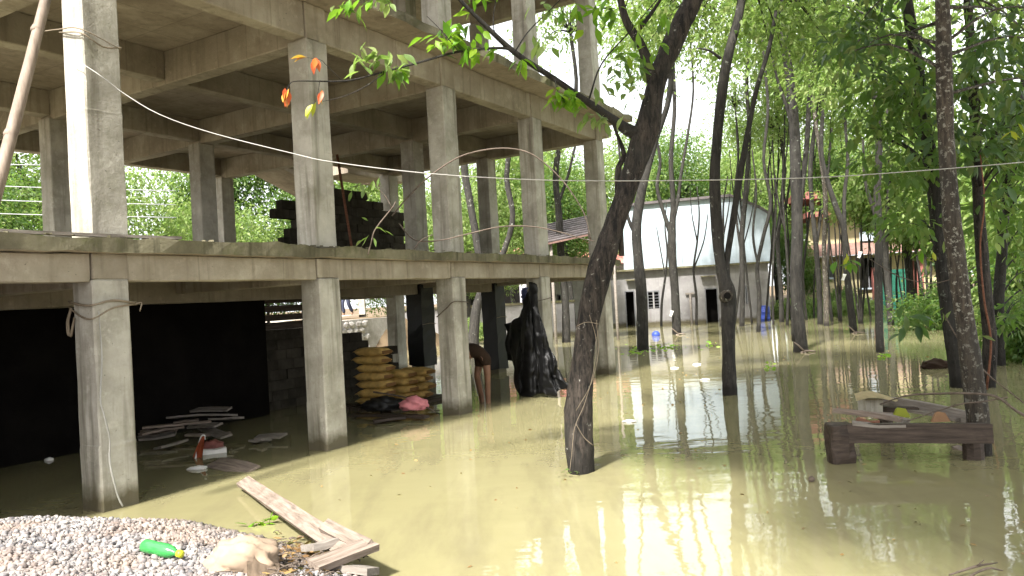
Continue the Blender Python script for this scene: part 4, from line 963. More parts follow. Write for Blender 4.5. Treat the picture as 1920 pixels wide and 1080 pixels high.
big = [(1880, 435, 'leaf_light', .34), (1868, 445, 'leaf_light', .28), (1900, 428, 'leaf_mid', .3), (1905, 240, 'leaf_yellow', .2), (1888, 245, 'leaf_yellow', .2), (1845, 620, 'leaf_mid', .22), (1838, 650, 'leaf_light', .2), (1862, 390, 'leaf_dark', .3), (1880, 310, 'leaf_dark', .34), (1900, 330, 'leaf_mid', .3),
       (1760, 570, 'leaf_fresh', .25), (1752, 590, 'leaf_fresh', .22), (1775, 580, 'leaf_mid', .25), (1740, 480, 'leaf_yellow', .2), (1730, 470, 'leaf_fresh', .22), (1590, 480, 'leaf_fresh', .35), (1575, 490, 'leaf_fresh', .32), (1600, 495, 'leaf_mid', .3), (1580, 475, 'leaf_yellow', .25), (1690, 620, 'leaf_dark', .35), (1705, 600, 'leaf_dark', .35),
       (1720, 610, 'leaf_dark', .35), (1695, 580, 'leaf_dark', .3), (1730, 590, 'leaf_dark', .35), (1835, 375, 'leaf_dark', .26), (1815, 355, 'leaf_mid', .24), (1885, 345, 'leaf_dark', .32), (1860, 300, 'leaf_mid', .25), (1795, 210, 'leaf_light', .2), (1770, 140, 'leaf_light', .2), (1740, 170, 'leaf_light', .2), (1890, 590, 'leaf_light', .22)]
for (px, py, mt_, ln) in big:
    for q in range(2):
        put_leaf(vstem, vp(px+lr.uniform(-10, 10), py+lr.uniform(-10, 10), 10.5+lr.uniform(-.3, .3)), mt_, ln*lr.uniform(.7, 1.1)*0.8, (lr.gauss(0, 1), lr.gauss(-.3, .5), -.5+lr.gauss(0, .4)))

# ------------------------------------------------------------------ background trees and shrubs
GB = 'leafy trees of the background'
def bgtree(X, Y, zc, key, s, trunk_r=.16, lab='background tree with a dense light green crown beyond the flooded yard', under=True):
    gz_ = float(ground_h(np.array(X), np.array(Y)))
    root = empty('background_tree', (X, Y, gz_), 0, lab, 'tree', GB)
    lean = tr_.uniform(-.5, .5)
    tube('trunk', [(0, 0, -.2), (lean*.3, 0, (zc-gz_)*.5), (lean, 0, zc-gz_)], [trunk_r, trunk_r*.8, trunk_r*.5], 'bark_far', root, 7, 4, .1)
    crown_at(root, key, (lean, 0, zc-gz_), s, (lean, 0, zc-gz_-1.2*s))
    if under: crown_at(root, key, (lean+tr_.uniform(-1.5, 1.5), tr_.uniform(-1, 1), zc-gz_-2.6*s), s*.8)
    return root
bgl = 'light green tree beyond the flooded yard and the houses'
keys = ['fa', 'fb', 'fc']; bgs = []; brs = []
k = 0
for X, Y, zc, s in [(2, 54, 7, 1.0), (7, 52, 8.5, 1.0), (12, 55, 9.5, 1.15), (17, 53, 8.5, 1.0), (21, 57, 10, 1.1), (26, 56, 9, 1.1), (31, 54, 8.5, 1.0), (36, 57, 8, 1.0), (41, 52, 8, 1.1), (46, 55, 9, 1.2),
                    (-3, 56, 6.5, 1.0), (45, 66, 13, 1.3), (3, 62, 12, 1.1), (11, 64, 13, 1.1), (19, 63, 13, 1.1), (27, 64, 13, 1.1), (35, 62, 12, 1.1), (15, 58, 8, 1.0), (23, 59, 8, 1.0), (28, 46, 5.5, .8), (33, 44, 5, .85), (30, 38, 5.5, .8), (26, 34, 5.0, .7), (23, 28, 4.6, .65), (35, 40, 8, 1.0), (27, 30, 8, .9), (16, 46.5, 5.0, .55)]:
    bgs.append(bgtree(X, Y, zc, keys[k % 3] if Y < 57.5 else 'fs', s, .18, bgl)); k += 1
order_labels(bgs, bgl)
bgr = 'bright green tree beside the road behind the concrete frame'
for X, Y, zc, s in [(-24, 24, 5.5, .8), (-19, 27, 5.0, .85), (-15.5, 30, 5.2, .8), (-13, 33, 4.9, .75), (-10, 37, 5.8, .9), (-6.5, 44, 6.5, 1.0), (-21, 34, 9, 1.1), (-13, 38, 9, 1.1), (-9, 46, 9.5, 1.2), (0, 42, 8, 1.0), (-30, 28, 7, 1.0), (-17.5, 24, 4.2, .5), (-2, 36, 5.5, .8), (3, 38.5, 6.5, .8)]:
    brs.append(bgtree(X, Y, zc, keys[(k+1) % 3], s, .16, bgr)); k += 1
order_labels(brs, bgr)
# shrubs along the far bank
GS = 'shrubs along the far bank'; lows = []; talls = []
for i, (px, py, Yd, s, key) in enumerate([(1470, 585, 43, .7, 'bb'), (1500, 590, 42, .6, 'ba'), (1530, 582, 44, .8, 'bb'), (1568, 590, 42, .7, 'bb'), (1605, 590, 42, .8, 'bb'), (1630, 585, 42, .7, 'bb'), (1580, 560, 45, .7, 'ba'), (1720, 590, 30, .7, 'ba'), (1745, 600, 27, .65, 'ba'), (1775, 560, 30, .8, 'ba'), (1900, 560, 24, .9, 'bb'), (1925, 500, 24, 1.1, 'ba'), (1880, 470, 26, 1.1, 'bb'), (1905, 610, 19, .7, 'bb'), (1935, 640, 16, .7, 'ba'),
                                    (1890, 390, 27, 1.2, 'bb'), (1925, 420, 20, 1.0, 'bb'), (1800, 450, 30, 1.2, 'ba'), (1820, 350, 32, 1.5, 'bb'), (1730, 380, 30, 1.2, 'bb'), (1700, 330, 32, 1.2, 'bb'), (1760, 300, 30, 1.3, 'bb'), (1600, 370, 33, 1.0, 'bb'), (1655, 350, 33, 1.1, 'bb'), (1560, 330, 36, 1.0, 'ba'), (1640, 405, 33, .7, 'ba'), (1690, 430, 32, .8, 'bb'), (890, 620, 33, .5, 'bb'), (1500, 520, 47, .9, 'ba'), (1480, 470, 47, 1.0, 'ba')]):
    c = at_y(px, py, Yd); gz_ = float(ground_h(np.array(c[0]), np.array(c[1])))
    root = empty('shrub', (c[0], c[1], gz_), 0, 'green leafy shrub on the far bank' if py > 540 else 'tall bushy sapling among the trees of the far bank', 'shrub', GS)
    (lows if py > 540 else talls).append(root)
    crown_at(root, key, (0, 0, c[2]-gz_), s, None)
    v, f = join_vf([tube_vf([(0, 0, -.3), (dx*.4, .1, (c[2]-gz_)*.5+.1), (dx, .1, c[2]-gz_+.2)], [.05*s, .04*s, .012], 5, 3) for dx in (-.5*s, .05, .45*s)])
    link('stem', mesh_from('stem', v, f, 'bark_far', True), root)
order_labels(lows, 'green leafy shrub on the far bank'); order_labels(talls, 'tall bushy sapling among the far bank trees')
# ground cover on the banks
gr_ = np.random.default_rng(8)
n = 16000; X = gr_.uniform(14, 34, n); Y = gr_.uniform(20, 47, n); Z = ground_h(X, Y); ok = (Z > -0.02) & (Z < .7)
X, Y, Z = X[ok], Y[ok], Z[ok]; n = len(X)
D = gr_.normal(size=(n, 3))*.6+np.array([0, 0, .7]); Ls = .22*(.6+.8*gr_.random(n))
tag(link('ground_cover', leaves_mesh('ground_cover', np.stack([X, Y, Z+.05+gr_.random(n)*.3], -1), D, Ls, Ls*.5, 'leaf_light', False, gr_)), 'bright green low plants covering the bank before the yellow house', 'plants', kind='stuff')
n = 9000; u_ = gr_.uniform(-20, 20, n); v_ = gr_.uniform(20.5, 26, n); PP = BO + UU*u_[:, None] + VV*v_[:, None]; PP[:, 2] = ground_h(PP[:, 0], PP[:, 1])+gr_.random(n)*.5
D = gr_.normal(size=(n, 3))*.6+np.array([0, 0, .7]); Ls = .25*(.6+.8*gr_.random(n))
tag(link('roadside_plants', leaves_mesh('roadside_plants', PP, D, Ls, Ls*.5, 'leaf_light', False, gr_)), 'low green plants along the far side of the road', 'plants', kind='stuff')

from mathutils import noise as mnoise
# ------------------------------------------------------------------ things in and round the building
def plank(name, A, B, wd, th, mat, label, cat='plank', group=None, roll=0.0, seed=0):
    """a sawn board from A to B, slightly warped, ends uneven"""
    A = np.asarray(A, float); B = np.asarray(B, float); L_ = float(np.linalg.norm(B-A)); r = random.Random(seed+int(L_*1000))
    bm = bmesh.new(); n = max(2, int(L_/.25)); rings = []
    warp = r.uniform(-.012, .012)
    for i in range(n+1):
        t = i/n; x = t*L_; z = warp*math.sin(math.pi*t)*2
        e = r.uniform(-.03, .03) if i in (0, n) else 0
        rings.append([bm.verts.new((x+e*(1 if k in (0, 3) else -.6), y*wd/2+r.uniform(-.003, .003), zz*th/2+z)) for k, (y, zz) in enumerate(((-1, -1), (1, -1), (1, 1), (-1, 1)))])
    for i in range(n):
        for k in range(4): bm.faces.new((rings[i][k], rings[i+1][k], rings[i+1][(k+1) % 4], rings[i][(k+1) % 4]))
    bm.faces.new(rings[0][::1]); bm.faces.new(rings[-1][::-1]); bmesh.ops.recalc_face_normals(bm, faces=bm.faces[:])
    me = bpy.data.meshes.new(name); bm.to_mesh(me); bm.free(); me.materials.append(MATS[mat])
    d = Vector(B-A).normalized(); side = Vector((0, 0, 1)).cross(d).normalized(); up = d.cross(side)
    o = bpy.data.objects.new(name, me); COL.objects.link(o)
    o.matrix_world = Matrix.Translation(Vector(A)) @ Matrix((d, side, up)).transposed().to_4x4() @ Matrix.Rotation(roll, 4, 'X')
    if label: tag(o, label, cat, group)
    return o

# cement bags: pillow of cloth with a printed band
def bag_mesh(seed):
    r = np.random.default_rng(seed); nx_, ny_ = 10, 7; V = []; F = []
    for s in (1, -1):
        for i in range(nx_+1):
            for j in range(ny_+1):
                x = i/nx_*2-1; y = j/ny_*2-1
                p = (max(0, 1-abs(x)**4)**.5)*(max(0, 1-abs(y)**4)**.45)
                V.append((y*.185*(1-.04*abs(x)**3)+r.normal()*.003, x*.335+r.normal()*.003, s*(.076*p)+r.normal()*.003+.0))
    k = (nx_+1)*(ny_+1)
    for s in (0, 1):
        for i in range(nx_):
            for j in range(ny_):
                a = s*k+i*(ny_+1)+j; q = (a, a+ny_+1, a+ny_+2, a+1)
                F.append(q[::-1] if s == 0 else q)
    me = mesh_from('sack', V, F, 'bag_yellow', True); bm = bmesh.new(); bm.from_mesh(me); bmesh.ops.remove_doubles(bm, verts=bm.verts[:], dist=.011); bmesh.ops.recalc_face_normals(bm, faces=bm.faces[:]); bm.to_mesh(me); bm.free()
    return me
bags = [bag_mesh(k) for k in range(3)]
band = mesh_from('printed_panel', *box_vf(-.13, .13, -.349, -.343, -.03, .03), 'bag_print')
bp_ = at_y(708, 742, 14.0); bu, bv, _ = loc_uv(bp_)
br = random.Random(3)
pal = empty('bag_platform', wuv(bu, bv, 0), math.pi/2-BA, 'dark plank platform under the cement bag stacks', 'platform')
for k in range(5): rough_box('slat', -.3, 1.6, -.55+k*.25, -.55+k*.25+.2, -.02, .06, 'plank_wet', pal, .004, .6, .006)
for x_ in (-.2, .6, 1.4): rough_box('bearer', x_, x_+.1, -.6, .7, -.7, -.022, 'plank_wet', pal, .004, .6, .006)
ordn = ['bottom', 'second', 'third', 'fourth', 'fifth', 'sixth', 'seventh', 'eighth']
def bag(u, v, z, rz, lab, k):
    p = wuv(u, v, z); o = link('cement_bag', bags[k % 3], None, tuple(p), (br.uniform(-.04, .04), br.uniform(-.04, .04), math.pi/2-BA+rz)); tag(o, lab, 'bag', 'yellow cement bags stacked under the building')
    link('printed_panel', band, o); return o
for k in range(7):
    bag(bu+br.uniform(-.025, .025), bv+.05+br.uniform(-.03, .03), .145+k*.148, br.uniform(-.06, .06), f'yellow cement bag, {ordn[k]} from below in the tall stack' if k < 6 else 'yellow cement bag lying on top of the tall stack', k)
for s_, (du, dv, nb, nm) in enumerate([(.52, -.05, 4, 'middle'), (.98, -.1, 4, 'right hand')]):
    for k in range(nb):
        bag(bu+du+br.uniform(-.03, .03)+k*.012, bv+dv+br.uniform(-.04, .04), .145+k*.142, br.uniform(-.08, .08), f'yellow cement bag, {ordn[k]} from below in the {nm} low stack', k+s_)
# pink sack
def sack(name, c, size, mat, label, seed, rot=0, cat='sack'):
    bm = bmesh.new(); bmesh.ops.create_icosphere(bm, subdivisions=4, radius=1)
    for q in bm.verts:
        p = q.co.copy(); f_ = 1+.10*math.sin(p.x*5+seed)*math.cos(p.z*6+seed)+.07*math.sin(p.y*11+p.x*7+seed)+.05*math.sin(p.z*15+p.x*9)-.06*abs(math.sin(p.x*4+p.y*5+2*math.sin(p.z*4)+seed))+.03*math.sin(p.x*23+p.z*19)*math.sin(p.y*21)
        if p.z < -.35: p.z = -.35+(p.z+.35)*.25
        q.co = Vector((p.x*size[0]*f_, p.y*size[1]*f_, p.z*size[2]*f_))
    me = bpy.data.meshes.new(name); bm.to_mesh(me); bm.free(); me.materials.append(MATS[mat]); me.polygons.foreach_set('use_smooth', [True]*len(me.polygons))
    return tag(link(name, me, None, tuple(c), (0, 0, rot)), label, cat)
sack('pink_sack', at_y(777, 760, 12.6), (.24, .2, .15), 'sack_pink', 'crumpled pink sack lying in front of the low bag stacks', 2)
sack('dark_bundle', at_y(718, 760, 12.9), (.36, .25, .15), 'tarp_black', 'dark tarpaulin bundle at the foot of the tall bag stack', 5, cat='bundle')
tube_o = tube('bent_stick', [at_y(700, 735, 13.2), at_y(745, 742, 13), at_y(775, 750, 12.8), at_y(815, 772, 12.4)], [.016, .014, .012], 'twig', None, 6, 4); tag(tube_o, 'long bent stick lying across the foot of the bag stacks', 'stick')

# draped sheets
def drape(name, rows, mat, label, cat, thick=.012, fold=.05, nf=5, nx_=26, ny_=18, crumple=0.0, strips=False):
    """rows: list of (left xyz, right xyz) from top to bottom; folds run downwards"""
    Lp = [np.asarray(a, float) for a, b in rows]; Rp = [np.asarray(b, float) for a, b in rows]
    Ls = spline(Lp, 9 if crumple else 6); Rs = spline(Rp, 9 if crumple else 6); n = len(Ls); bm = bmesh.new(); g = []
    r = np.random.default_rng(len(label))
    ph_ = r.uniform(0, 6, 4)
    for i in range(n):
        row = []
        for j in range(nx_+1):
            t = j/nx_; p = Ls[i]*(1-t)+Rs[i]*t
            s = i/n; ta, sa = (s, t) if strips else (t, s)
            dv = fold*(.35+sa)*(math.sin(ta*nf*6.28+ph_[0]+1.2*math.sin(sa*4))+.5*math.sin(ta*nf*2.3*6.28+ph_[1]+sa*3))
            if crumple:
                q3 = Vector((p[0]*4, p[1]*4, p[2]*2.2)); dv += crumple*(1.6*mnoise.noise(q3)+1.1*abs(mnoise.noise(q3*2.3))+.7*abs(mnoise.noise(q3*5.1))); p = p+np.array([crumple*1.2*mnoise.noise(Vector((s*9, t*2, 3))), 0, crumple*mnoise.noise(Vector((t*9, s*3, 8)))])
            row.append(bm.verts.new((p[0]+dv*.25, p[1]-dv, p[2]+.25*dv*math.sin(t*9+ph_[2]))))
        g.append(row)
    for i in range(n-1):
        for j in range(nx_): bm.faces.new((g[i][j], g[i+1][j], g[i+1][j+1], g[i][j+1]))
    bmesh.ops.solidify(bm, geom=bm.faces[:], thickness=thick); bmesh.ops.recalc_face_normals(bm, faces=bm.faces[:])
    me = bpy.data.meshes.new(name); bm.to_mesh(me); bm.free(); me.materials.append(MATS[mat]); me.polygons.foreach_set('use_smooth', [True]*len(me.polygons))
    return tag(link(name, me), label, cat)
Yt = 14.6
drape('black_tarpaulin', [(at_y(944, 606, Yt+.9), at_y(950, 676, Yt+.9)), (at_y(960, 600, Yt+.55), at_y(966, 690, Yt+.55)), (at_y(976, 584, Yt+.25), at_y(968, 742, Yt+.25)), (at_y(986, 552, Yt), at_y(982, 752, Yt)), (at_y(994, 530, Yt-.12), at_y(1000, 747, Yt-.15)), (at_y(1003, 536, Yt-.2), at_y(1016, 738, Yt-.3)), (at_y(1009, 574, Yt-.25), at_y(1038, 745, Yt-.4)), (at_y(1017, 612, Yt-.3), at_y(1052, 731, Yt-.5)), (at_y(1026, 650, Yt-.3), at_y(1072, 736, Yt-.6))],
      'tarp_black', 'black plastic tarpaulin draped from the fourth column down to the water', 'tarpaulin', fold=.045, nf=4.3, nx_=60, crumple=.075, strips=True)
drape('blue_rag', [(at_y(978, 540, Yt+.3), at_y(990, 538, Yt+.3)), (at_y(977, 556, Yt+.3), at_y(988, 554, Yt+.25)), (at_y(981, 572, Yt+.3), at_y(989, 575, Yt+.2))], 'cloth_blue', 'small blue grey rag tied above the black tarpaulin', 'rag', fold=.03, nf=2, nx_=10, crumple=.03)
# black wraps added to give the inner columns the look of deep shade
for k, (i_, lab) in enumerate([(3, 'black wrap added as deep shade on the inner column beside the cement bags'), (4, 'black wrap added as deep shade on the inner column behind the tarpaulin')]):
    o = empty('shade_wrap', wuv(i_*S, V2, 0), math.pi/2-BA, lab, 'sheet', 'black shade wraps added round the inner columns')
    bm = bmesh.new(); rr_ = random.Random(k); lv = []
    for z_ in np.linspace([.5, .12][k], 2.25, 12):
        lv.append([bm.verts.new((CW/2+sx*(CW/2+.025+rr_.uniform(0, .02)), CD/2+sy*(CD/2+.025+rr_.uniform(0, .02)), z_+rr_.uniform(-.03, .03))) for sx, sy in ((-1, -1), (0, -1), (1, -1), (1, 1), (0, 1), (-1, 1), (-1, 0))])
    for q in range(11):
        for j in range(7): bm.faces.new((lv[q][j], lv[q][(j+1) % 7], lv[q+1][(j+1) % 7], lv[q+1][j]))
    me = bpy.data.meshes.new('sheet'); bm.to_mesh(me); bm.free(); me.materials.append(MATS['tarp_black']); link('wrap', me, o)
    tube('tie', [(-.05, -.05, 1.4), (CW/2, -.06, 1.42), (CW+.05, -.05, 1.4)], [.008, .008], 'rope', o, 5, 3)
# heap of boards under the building
GP = 'boards heaped on the water under the building'
heap = [((268, 802), (395, 790), .28), ((320, 772), (430, 767), .30), ((318, 784), (438, 778), .26), ((325, 793), (372, 787), .20), ((355, 799), (410, 797), .16), ((400, 786), (448, 783), .22), ((262, 815), (345, 800), .20), ((258, 822), (330, 812), .12), ((296, 840), (345, 826), .08),
        ((350, 815), (430, 812), .10), ((480, 820), (532, 817), .06), ((478, 826), (500, 824), .04), ((270, 808), (330, 806), .16), ((380, 800), (425, 818), .12)]
posn = ['long and lying at the left', 'topmost and longest', 'just below the topmost one', 'short and left of the middle', 'short and in the middle', 'at the right end', 'lowest but one at the left', 'lowest at the left', 'nearest the camera at the left', 'lying flat in front of the middle', 'farthest right, behind its neighbour,', 'short and farthest right', 'half hidden at the left', 'slanting down in front']
for k, (a, b, z) in enumerate(heap):
    plank('loose_board', at_z(*a, z), at_z(*b, z+.02), .12+.05*(k % 3), .03, 'plank_grey' if k % 3 else 'plank_pale', f'{"pale" if k % 3 == 0 else "grey"} loose board {posn[k]} in the heap under the building', 'board', GP, roll=.2*math.sin(k*2.1), seed=k)
for k, (a, b, lab) in enumerate([((660, 778), (800, 782), 'long wet board floating before the cement bags'), ((700, 790), (760, 782), 'short wet board lying beside the second column')]):
    plank('wet_board', at_z(*a, .05), at_z(*b, .05), .18, .04, 'plank_wet', lab, 'board', None, seed=k+40)
# props standing in the dark
for k, (px, y0, y1) in enumerate([(468, 612, 760), (480, 612, 760), (507, 600, 760), (640, 560, 740)]):
    b = at_y(px, y1, 14.5+k*.2); t = at_y(px-3, y0, 14.5+k*.2); t = np.array([t[0], t[1], 2.05])
    o = tube('wooden_prop', [(b[0], b[1], -.65), t], [.035, .03], 'plank_grey', None, 7, 3, .08); tag(o, ['wooden prop, leftmost of three in the dark bay', 'wooden prop, second of three in the dark bay', 'wooden prop, third in the dark bay near the second column', 'wooden prop hidden just right of the second column'][k], 'prop', 'wooden props under the slab')
# orange cloth, red bag, foam block
oc = drape('orange_cloth', [(at_y(379, 818, 10.2), at_y(384, 818, 10.2)), (at_y(368, 840, 10.2), at_y(382, 838, 10.1)), (at_y(360, 862, 10.2), at_y(379, 858, 10.1)), (at_y(361, 876, 10.2), at_y(376, 874, 10.1))], 'cloth_orange', 'orange cloth hanging from a crooked stick in the water', 'cloth', fold=.015, nf=2, nx_=10)
tube_o = tube('crooked_stick', [at_z(362, 880, -.1), at_y(370, 845, 10.22), at_y(377, 820, 10.22), at_y(383, 816, 10.22), at_y(384, 824, 10.2)], [.012, .012, .01], 'foam_white', None, 6, 4); tag(tube_o, 'pale crooked stick carrying the orange cloth', 'stick')
sack('red_bag', at_z(398, 838, .02), (.16, .14, .10), 'paint_red', 'dull red plastic bag half sunk between the boards', 3, cat='bag')
b_ = plank('foam_block', at_z(380, 848, .03), at_z(424, 843, .03), .12, .07, 'foam_white', 'white foam block floating beside the red bag', 'foam'); 
plank('floating_board', at_z(398, 868, .02), at_z(470, 884, .0), .28, .02, 'plank_pale', 'thin pale board half under water left of the second column', 'board', roll=.25)
sack('white_litter', at_z(92, 862, .01), (.06, .04, .03), 'foam_white', 'small white litter floating in the dark bay at the left', 1, cat='litter')
sack('white_litter', at_z(370, 878, .01), (.12, .06, .03), 'foam_white', 'white litter floating under the orange cloth', 4, cat='litter')

# rope and rag round the first column; hanging string
ro = empty('column_rope', wuv(0, 0, 0), math.pi/2-BA, 'pale rag rope tied round the first lower column with a string hanging down', 'rope')
def ring(z, seed, sag=.05, r0=.012):
    r = random.Random(seed); e = .03
    P = [(-e, CD+e, z), (-e, -e, z-sag), (CW+e, -e, z-.02+r.uniform(-.03, .03)), (CW+e, CD+e, z)]
    return tube_vf([P[0], ((P[0][0]), CD/2, z-sag*.8), P[1], (CW*.45, -e-.006, z-sag*.2), P[2]], [r0, r0], 6, 4, .3)
v, f = join_vf([ring(2.06, 1), ring(2.0, 2, .12, .009), tube_vf([(-.03, CD, 2.0), (-.06, CD+.02, 1.85), (-.05, CD, 1.72), (-.03, CD-.05, 1.9)], [.014, .018, .01], 6, 4, .3), tube_vf([(CW+.02, -.03, 2.0), (CW+.08, -.05, 2.02), (CW+.06, -.05, 1.93)], [.01, .006], 6, 3, .3)])
link('binding', mesh_from('binding', v, f, 'rope', True), ro)
v, f = tube_vf([(.02, -.035, 1.95), (.035, -.03, 1.5), (.0, -.03, 1.1), (.02, -.04, .95), (.07, -.035, .7), (.06, -.035, .5), (.10, -.035, .25), (.13, -.035, .12), (.17, -.04, .02)], [.006, .009, .007, .010, .007], 6, 6, .4)
link('string', mesh_from('string', v, f, 'cable_white', True), ro)
rb = empty('column_wire', wuv(2*S, 0, 0), math.pi/2-BA, 'thin dark wire looped round the third lower column', 'wire')
v, f = tube_vf([(-.015, CD, 1.62), (-.015, CD*.4, 1.76), (-.012, -.012, 1.86), (CW, -.014, 1.84), (CW+.02, .05, 1.84)], [.009, .009], 5, 4, .2); link('loop', mesh_from('loop', v, f, 'twig', True), rb)
tube_o = tube('column_tie', [wuv(3*S-.015, CD, 1.75), wuv(3*S-.012, -.012, 1.8), wuv(3*S+CW, -.014, 1.84)], [.008, .008], 'twig', None, 5, 4); tag(tube_o, 'thin wire tied across the fourth lower column above the tarpaulin', 'wire')

# tied wire on the upper first column and the long white cable
cb = empty('white_cable', wuv(0, 0, 4.4), 0, 'long white cable sagging from the first upper column across the whole yard', 'cable')
co = wuv(0, 0, 4.4)
P = [at_y(128, 108, 7.5), at_y(158, 122, 7.38), at_y(200, 150, 7.35), at_y(232, 175, 7.4), at_y(300, 215, 7.4), at_y(400, 250, 7.4), at_y(550, 288, 7.3), at_y(625, 304, 7.25), at_y(800, 325, 7.15), at_y(1000, 337, 7.05), at_y(1200, 339, 6.95), at_y(1500, 334, 6.85), at_y(1700, 322, 6.8), at_y(1920, 304, 6.7), at_y(2100, 285, 6.6)]
tube('cable', local(co, P), [.0045, .0045], 'cable_white', cb, 6, 4)
v, f = join_vf([tube_vf(local(co, [wuv(-.02, CD, 4.75), wuv(-.02, -.02, 4.66), wuv(CW*.5, -.025, 4.58), wuv(CW+.015, -.02, 4.62)]), [.007, .007], 5, 4, .3), tube_vf(local(co, [wuv(-.02, CD+.25, 4.82), wuv(-.02, CD, 4.78), wuv(-.02, -.02, 4.7), wuv(CW+.015, -.02, 4.6)]), [.007, .006], 5, 4, .3)])
link('binding', mesh_from('binding', v, f, 'rope', True), cb)
# bamboo pole leaning against the slab
pB = at_y(-32, 452, 6.2); pT = at_y(92, -30, 6.9)
bpole = empty('wooden_pole', pB, 0, 'thick brown pole leaning against the upper floor at the left edge', 'pole')
dv_ = pT-pB
tube('shaft', [np.zeros(3), dv_*.5+np.array([.01, 0, 0]), dv_*1.3], [.052, .048, .042], 'bamboo', bpole, 10, 8, .05)
for t in (.3, .62):
    c = dv_*1.3*t; d = dv_/np.linalg.norm(dv_); tube('knot', [c-d*.03, c, c+d*.03], [.046, .053, .046], 'bamboo', bpole, 10, 2)
# rusty prop on the first floor
a_ = wuv(*at_v(664, 462, 4.2)); b_2 = wuv(*at_v(632, 290, 4.6)); a_[2] = Z1
o = tube('rusty_prop', [a_, b_2], [.03, .03], 'rust', None, 8, 2); tag(o, 'leaning rusty pole on the first floor beside the broken block wall', 'pole')
# bent brown stems arching in front of the frame
GV = 'thin bent stems before the frame'
arcs = [('arched brown stem bowing up in front of the third and fourth columns', [(735, 405), (760, 375), (800, 335), (850, 300), (890, 285), (940, 278), (985, 284), (1020, 305), (1060, 345), (1095, 400), (1108, 450)], 11.5, .012),
        ('lower brown stem sagging just above the first slab edge', [(748, 418), (765, 440), (785, 452), (830, 450), (880, 438), (940, 425), (1000, 425), (1050, 435), (1090, 447), (1115, 452)], 11.8, .010),
        ('thin leafy stem sprouting at the slab edge beside the second column', [(690, 478), (697, 450), (705, 428), (735, 390), (742, 378)], 10.4, .010),
        ('short bare twig rising from the slab edge', [(776, 468), (790, 450), (812, 440)], 11.4, .008)]
stems = []
for lab, pts, Yd, r0 in arcs:
    c = at_y(*pts[0], Yd); e = empty('bent_vine', c, 0, lab, 'stem', GV); tube('stem', local(c, [at_y(px, py, Yd) for px, py in pts]), [r0, r0, r0*.7], 'twig', e, 6, 4); stems.append((e, c, Yd))
e, c, Yd = stems[2]
stm = e.children[0]
for (px, py, dv, ln) in [(703, 428, (1, 0, .15), .10), (705, 425, (.9, 0, -.5), .17), (692, 440, (-.6, 0, -.8), .16), (690, 445, (-1, 0, -.3), .14), (685, 446, (-.2, 0, -1), .13), (700, 445, (.3, 0, -1), .14), (690, 414, (-.7, 0, .5), .10), (720, 432, (1, 0, -.5), .15), (678, 450, (-.8, -.3, -.6), .12)]:
    put_leaf(stm, at_y(px, py, Yd-.05)-c, 'leaf_light', ln, dv)
for (px, py) in [(700, 338), (690, 345), (682, 352), (675, 342), (660, 358), (712, 332)]: 
    for q in range(2): put_leaf(stm, at_y(px, py, Yd)-c, 'leaf_light', .15, (lr.uniform(-1, .4), 0, -.9))
tube('twig', local(c, [at_y(735, 390, Yd), at_y(720, 365, Yd), at_y(695, 345, Yd), at_y(662, 350, Yd)]), [.006, .004], 'twig', e, 5, 4)
# debris along the slab edge
dbr = random.Random(12); parts = []
for k in range(90):
    u = dbr.uniform(-3, 12.5); p = wuv(u, -.12+abs(dbr.gauss(0, .06)), Z1+.012); s_ = dbr.uniform(.006, .022)
    v, f = box_vf(-s_*dbr.uniform(1, 3), s_*2, -s_, s_, -s_*.3, s_*.6); an = dbr.uniform(0, 3)
    parts.append(([(p[0]+x*math.cos(an)-y*math.sin(an), p[1]+x*math.sin(an)+y*math.cos(an), p[2]+z) for x, y, z in v], f))
v, f = join_vf(parts); tag(link('slab_debris', mesh_from('slab_debris', v, f, 'concrete_edge')), 'crumbs of mortar and litter along the first slab edge', 'debris', kind='stuff')
plank('slab_batten', wuv(-.9, -.05, Z1+.03), wuv(.9, -.1, Z1+.03), .07, .03, 'plank_grey', 'thin grey batten lying on the slab at the first upper column foot', 'batten')
# ------------------------------------------------------------------ front left: planks, bottle, sack
def on_heap(px, py):
    z = .2
    for _ in range(12): p = at_z(px, py, z); z = float(np.maximum(heap_h(np.array(p[0]), np.array(p[1])), 0))
    return p
GF = 'weathered boards at the end of the gravel heap'
pA = at_z(456, 902, .10); pM = at_z(600, 995, .16)
pl = plank('long_plank', pA, at_z(655, 1035, .2), .14, .04, 'plank_pale', 'long weathered plank reaching from the gravel out over the water', 'plank', GF, roll=.5, seed=1)
for k, (a, b, wd, z, lab) in enumerate([((608, 985), (690, 1026), .10, .24, 'narrow board lying along the near end of the long plank'), ((575, 1028), (625, 1015), .16, .20, 'short split board end on the gravel below the long plank'), ((588, 1062), (698, 1020), .15, .24, 'board lying crosswise over the pile at the water edge'),
                                        ((625, 1070), (700, 1072), .20, .14, 'short board at the bottom of the pile nearest the water')]):
    plank('short_plank', at_z(*a, z), at_z(*b, z), wd, .045, 'plank_grey' if k % 2 else 'plank_pale', lab, 'plank', GF, roll=[.5, -.2, .12, -.3][k], seed=k+7)
bt = on_heap(300, 1045) + np.array([0, 0, .05])
bo = empty('green_bottle', bt, 0, 'green plastic bottle with a yellow cap lying on the gravel', 'bottle')
bo.rotation_euler = (0, math.radians(96), math.radians(-22))
lathe('bottle_body', [(0, -.13), (.035, -.13), (.042, -.12), (.043, -.05), (.040, -.03), (.043, -.01), (.043, .06), (.036, .10), (.018, .13), (.016, .15), (0, .15)], 'bottle_green', bo)
lathe('cap', [(.0, .148), (.022, .148), (.022, .18), (0, .182)], 'cap_yellow', bo)
sack('tan_sack', on_heap(455, 1062)+np.array([0, 0, .02]), (.22, .26, .15), 'cloth_tan', 'torn tan cloth sack lying on the gravel beside the bottle', 6, .5)
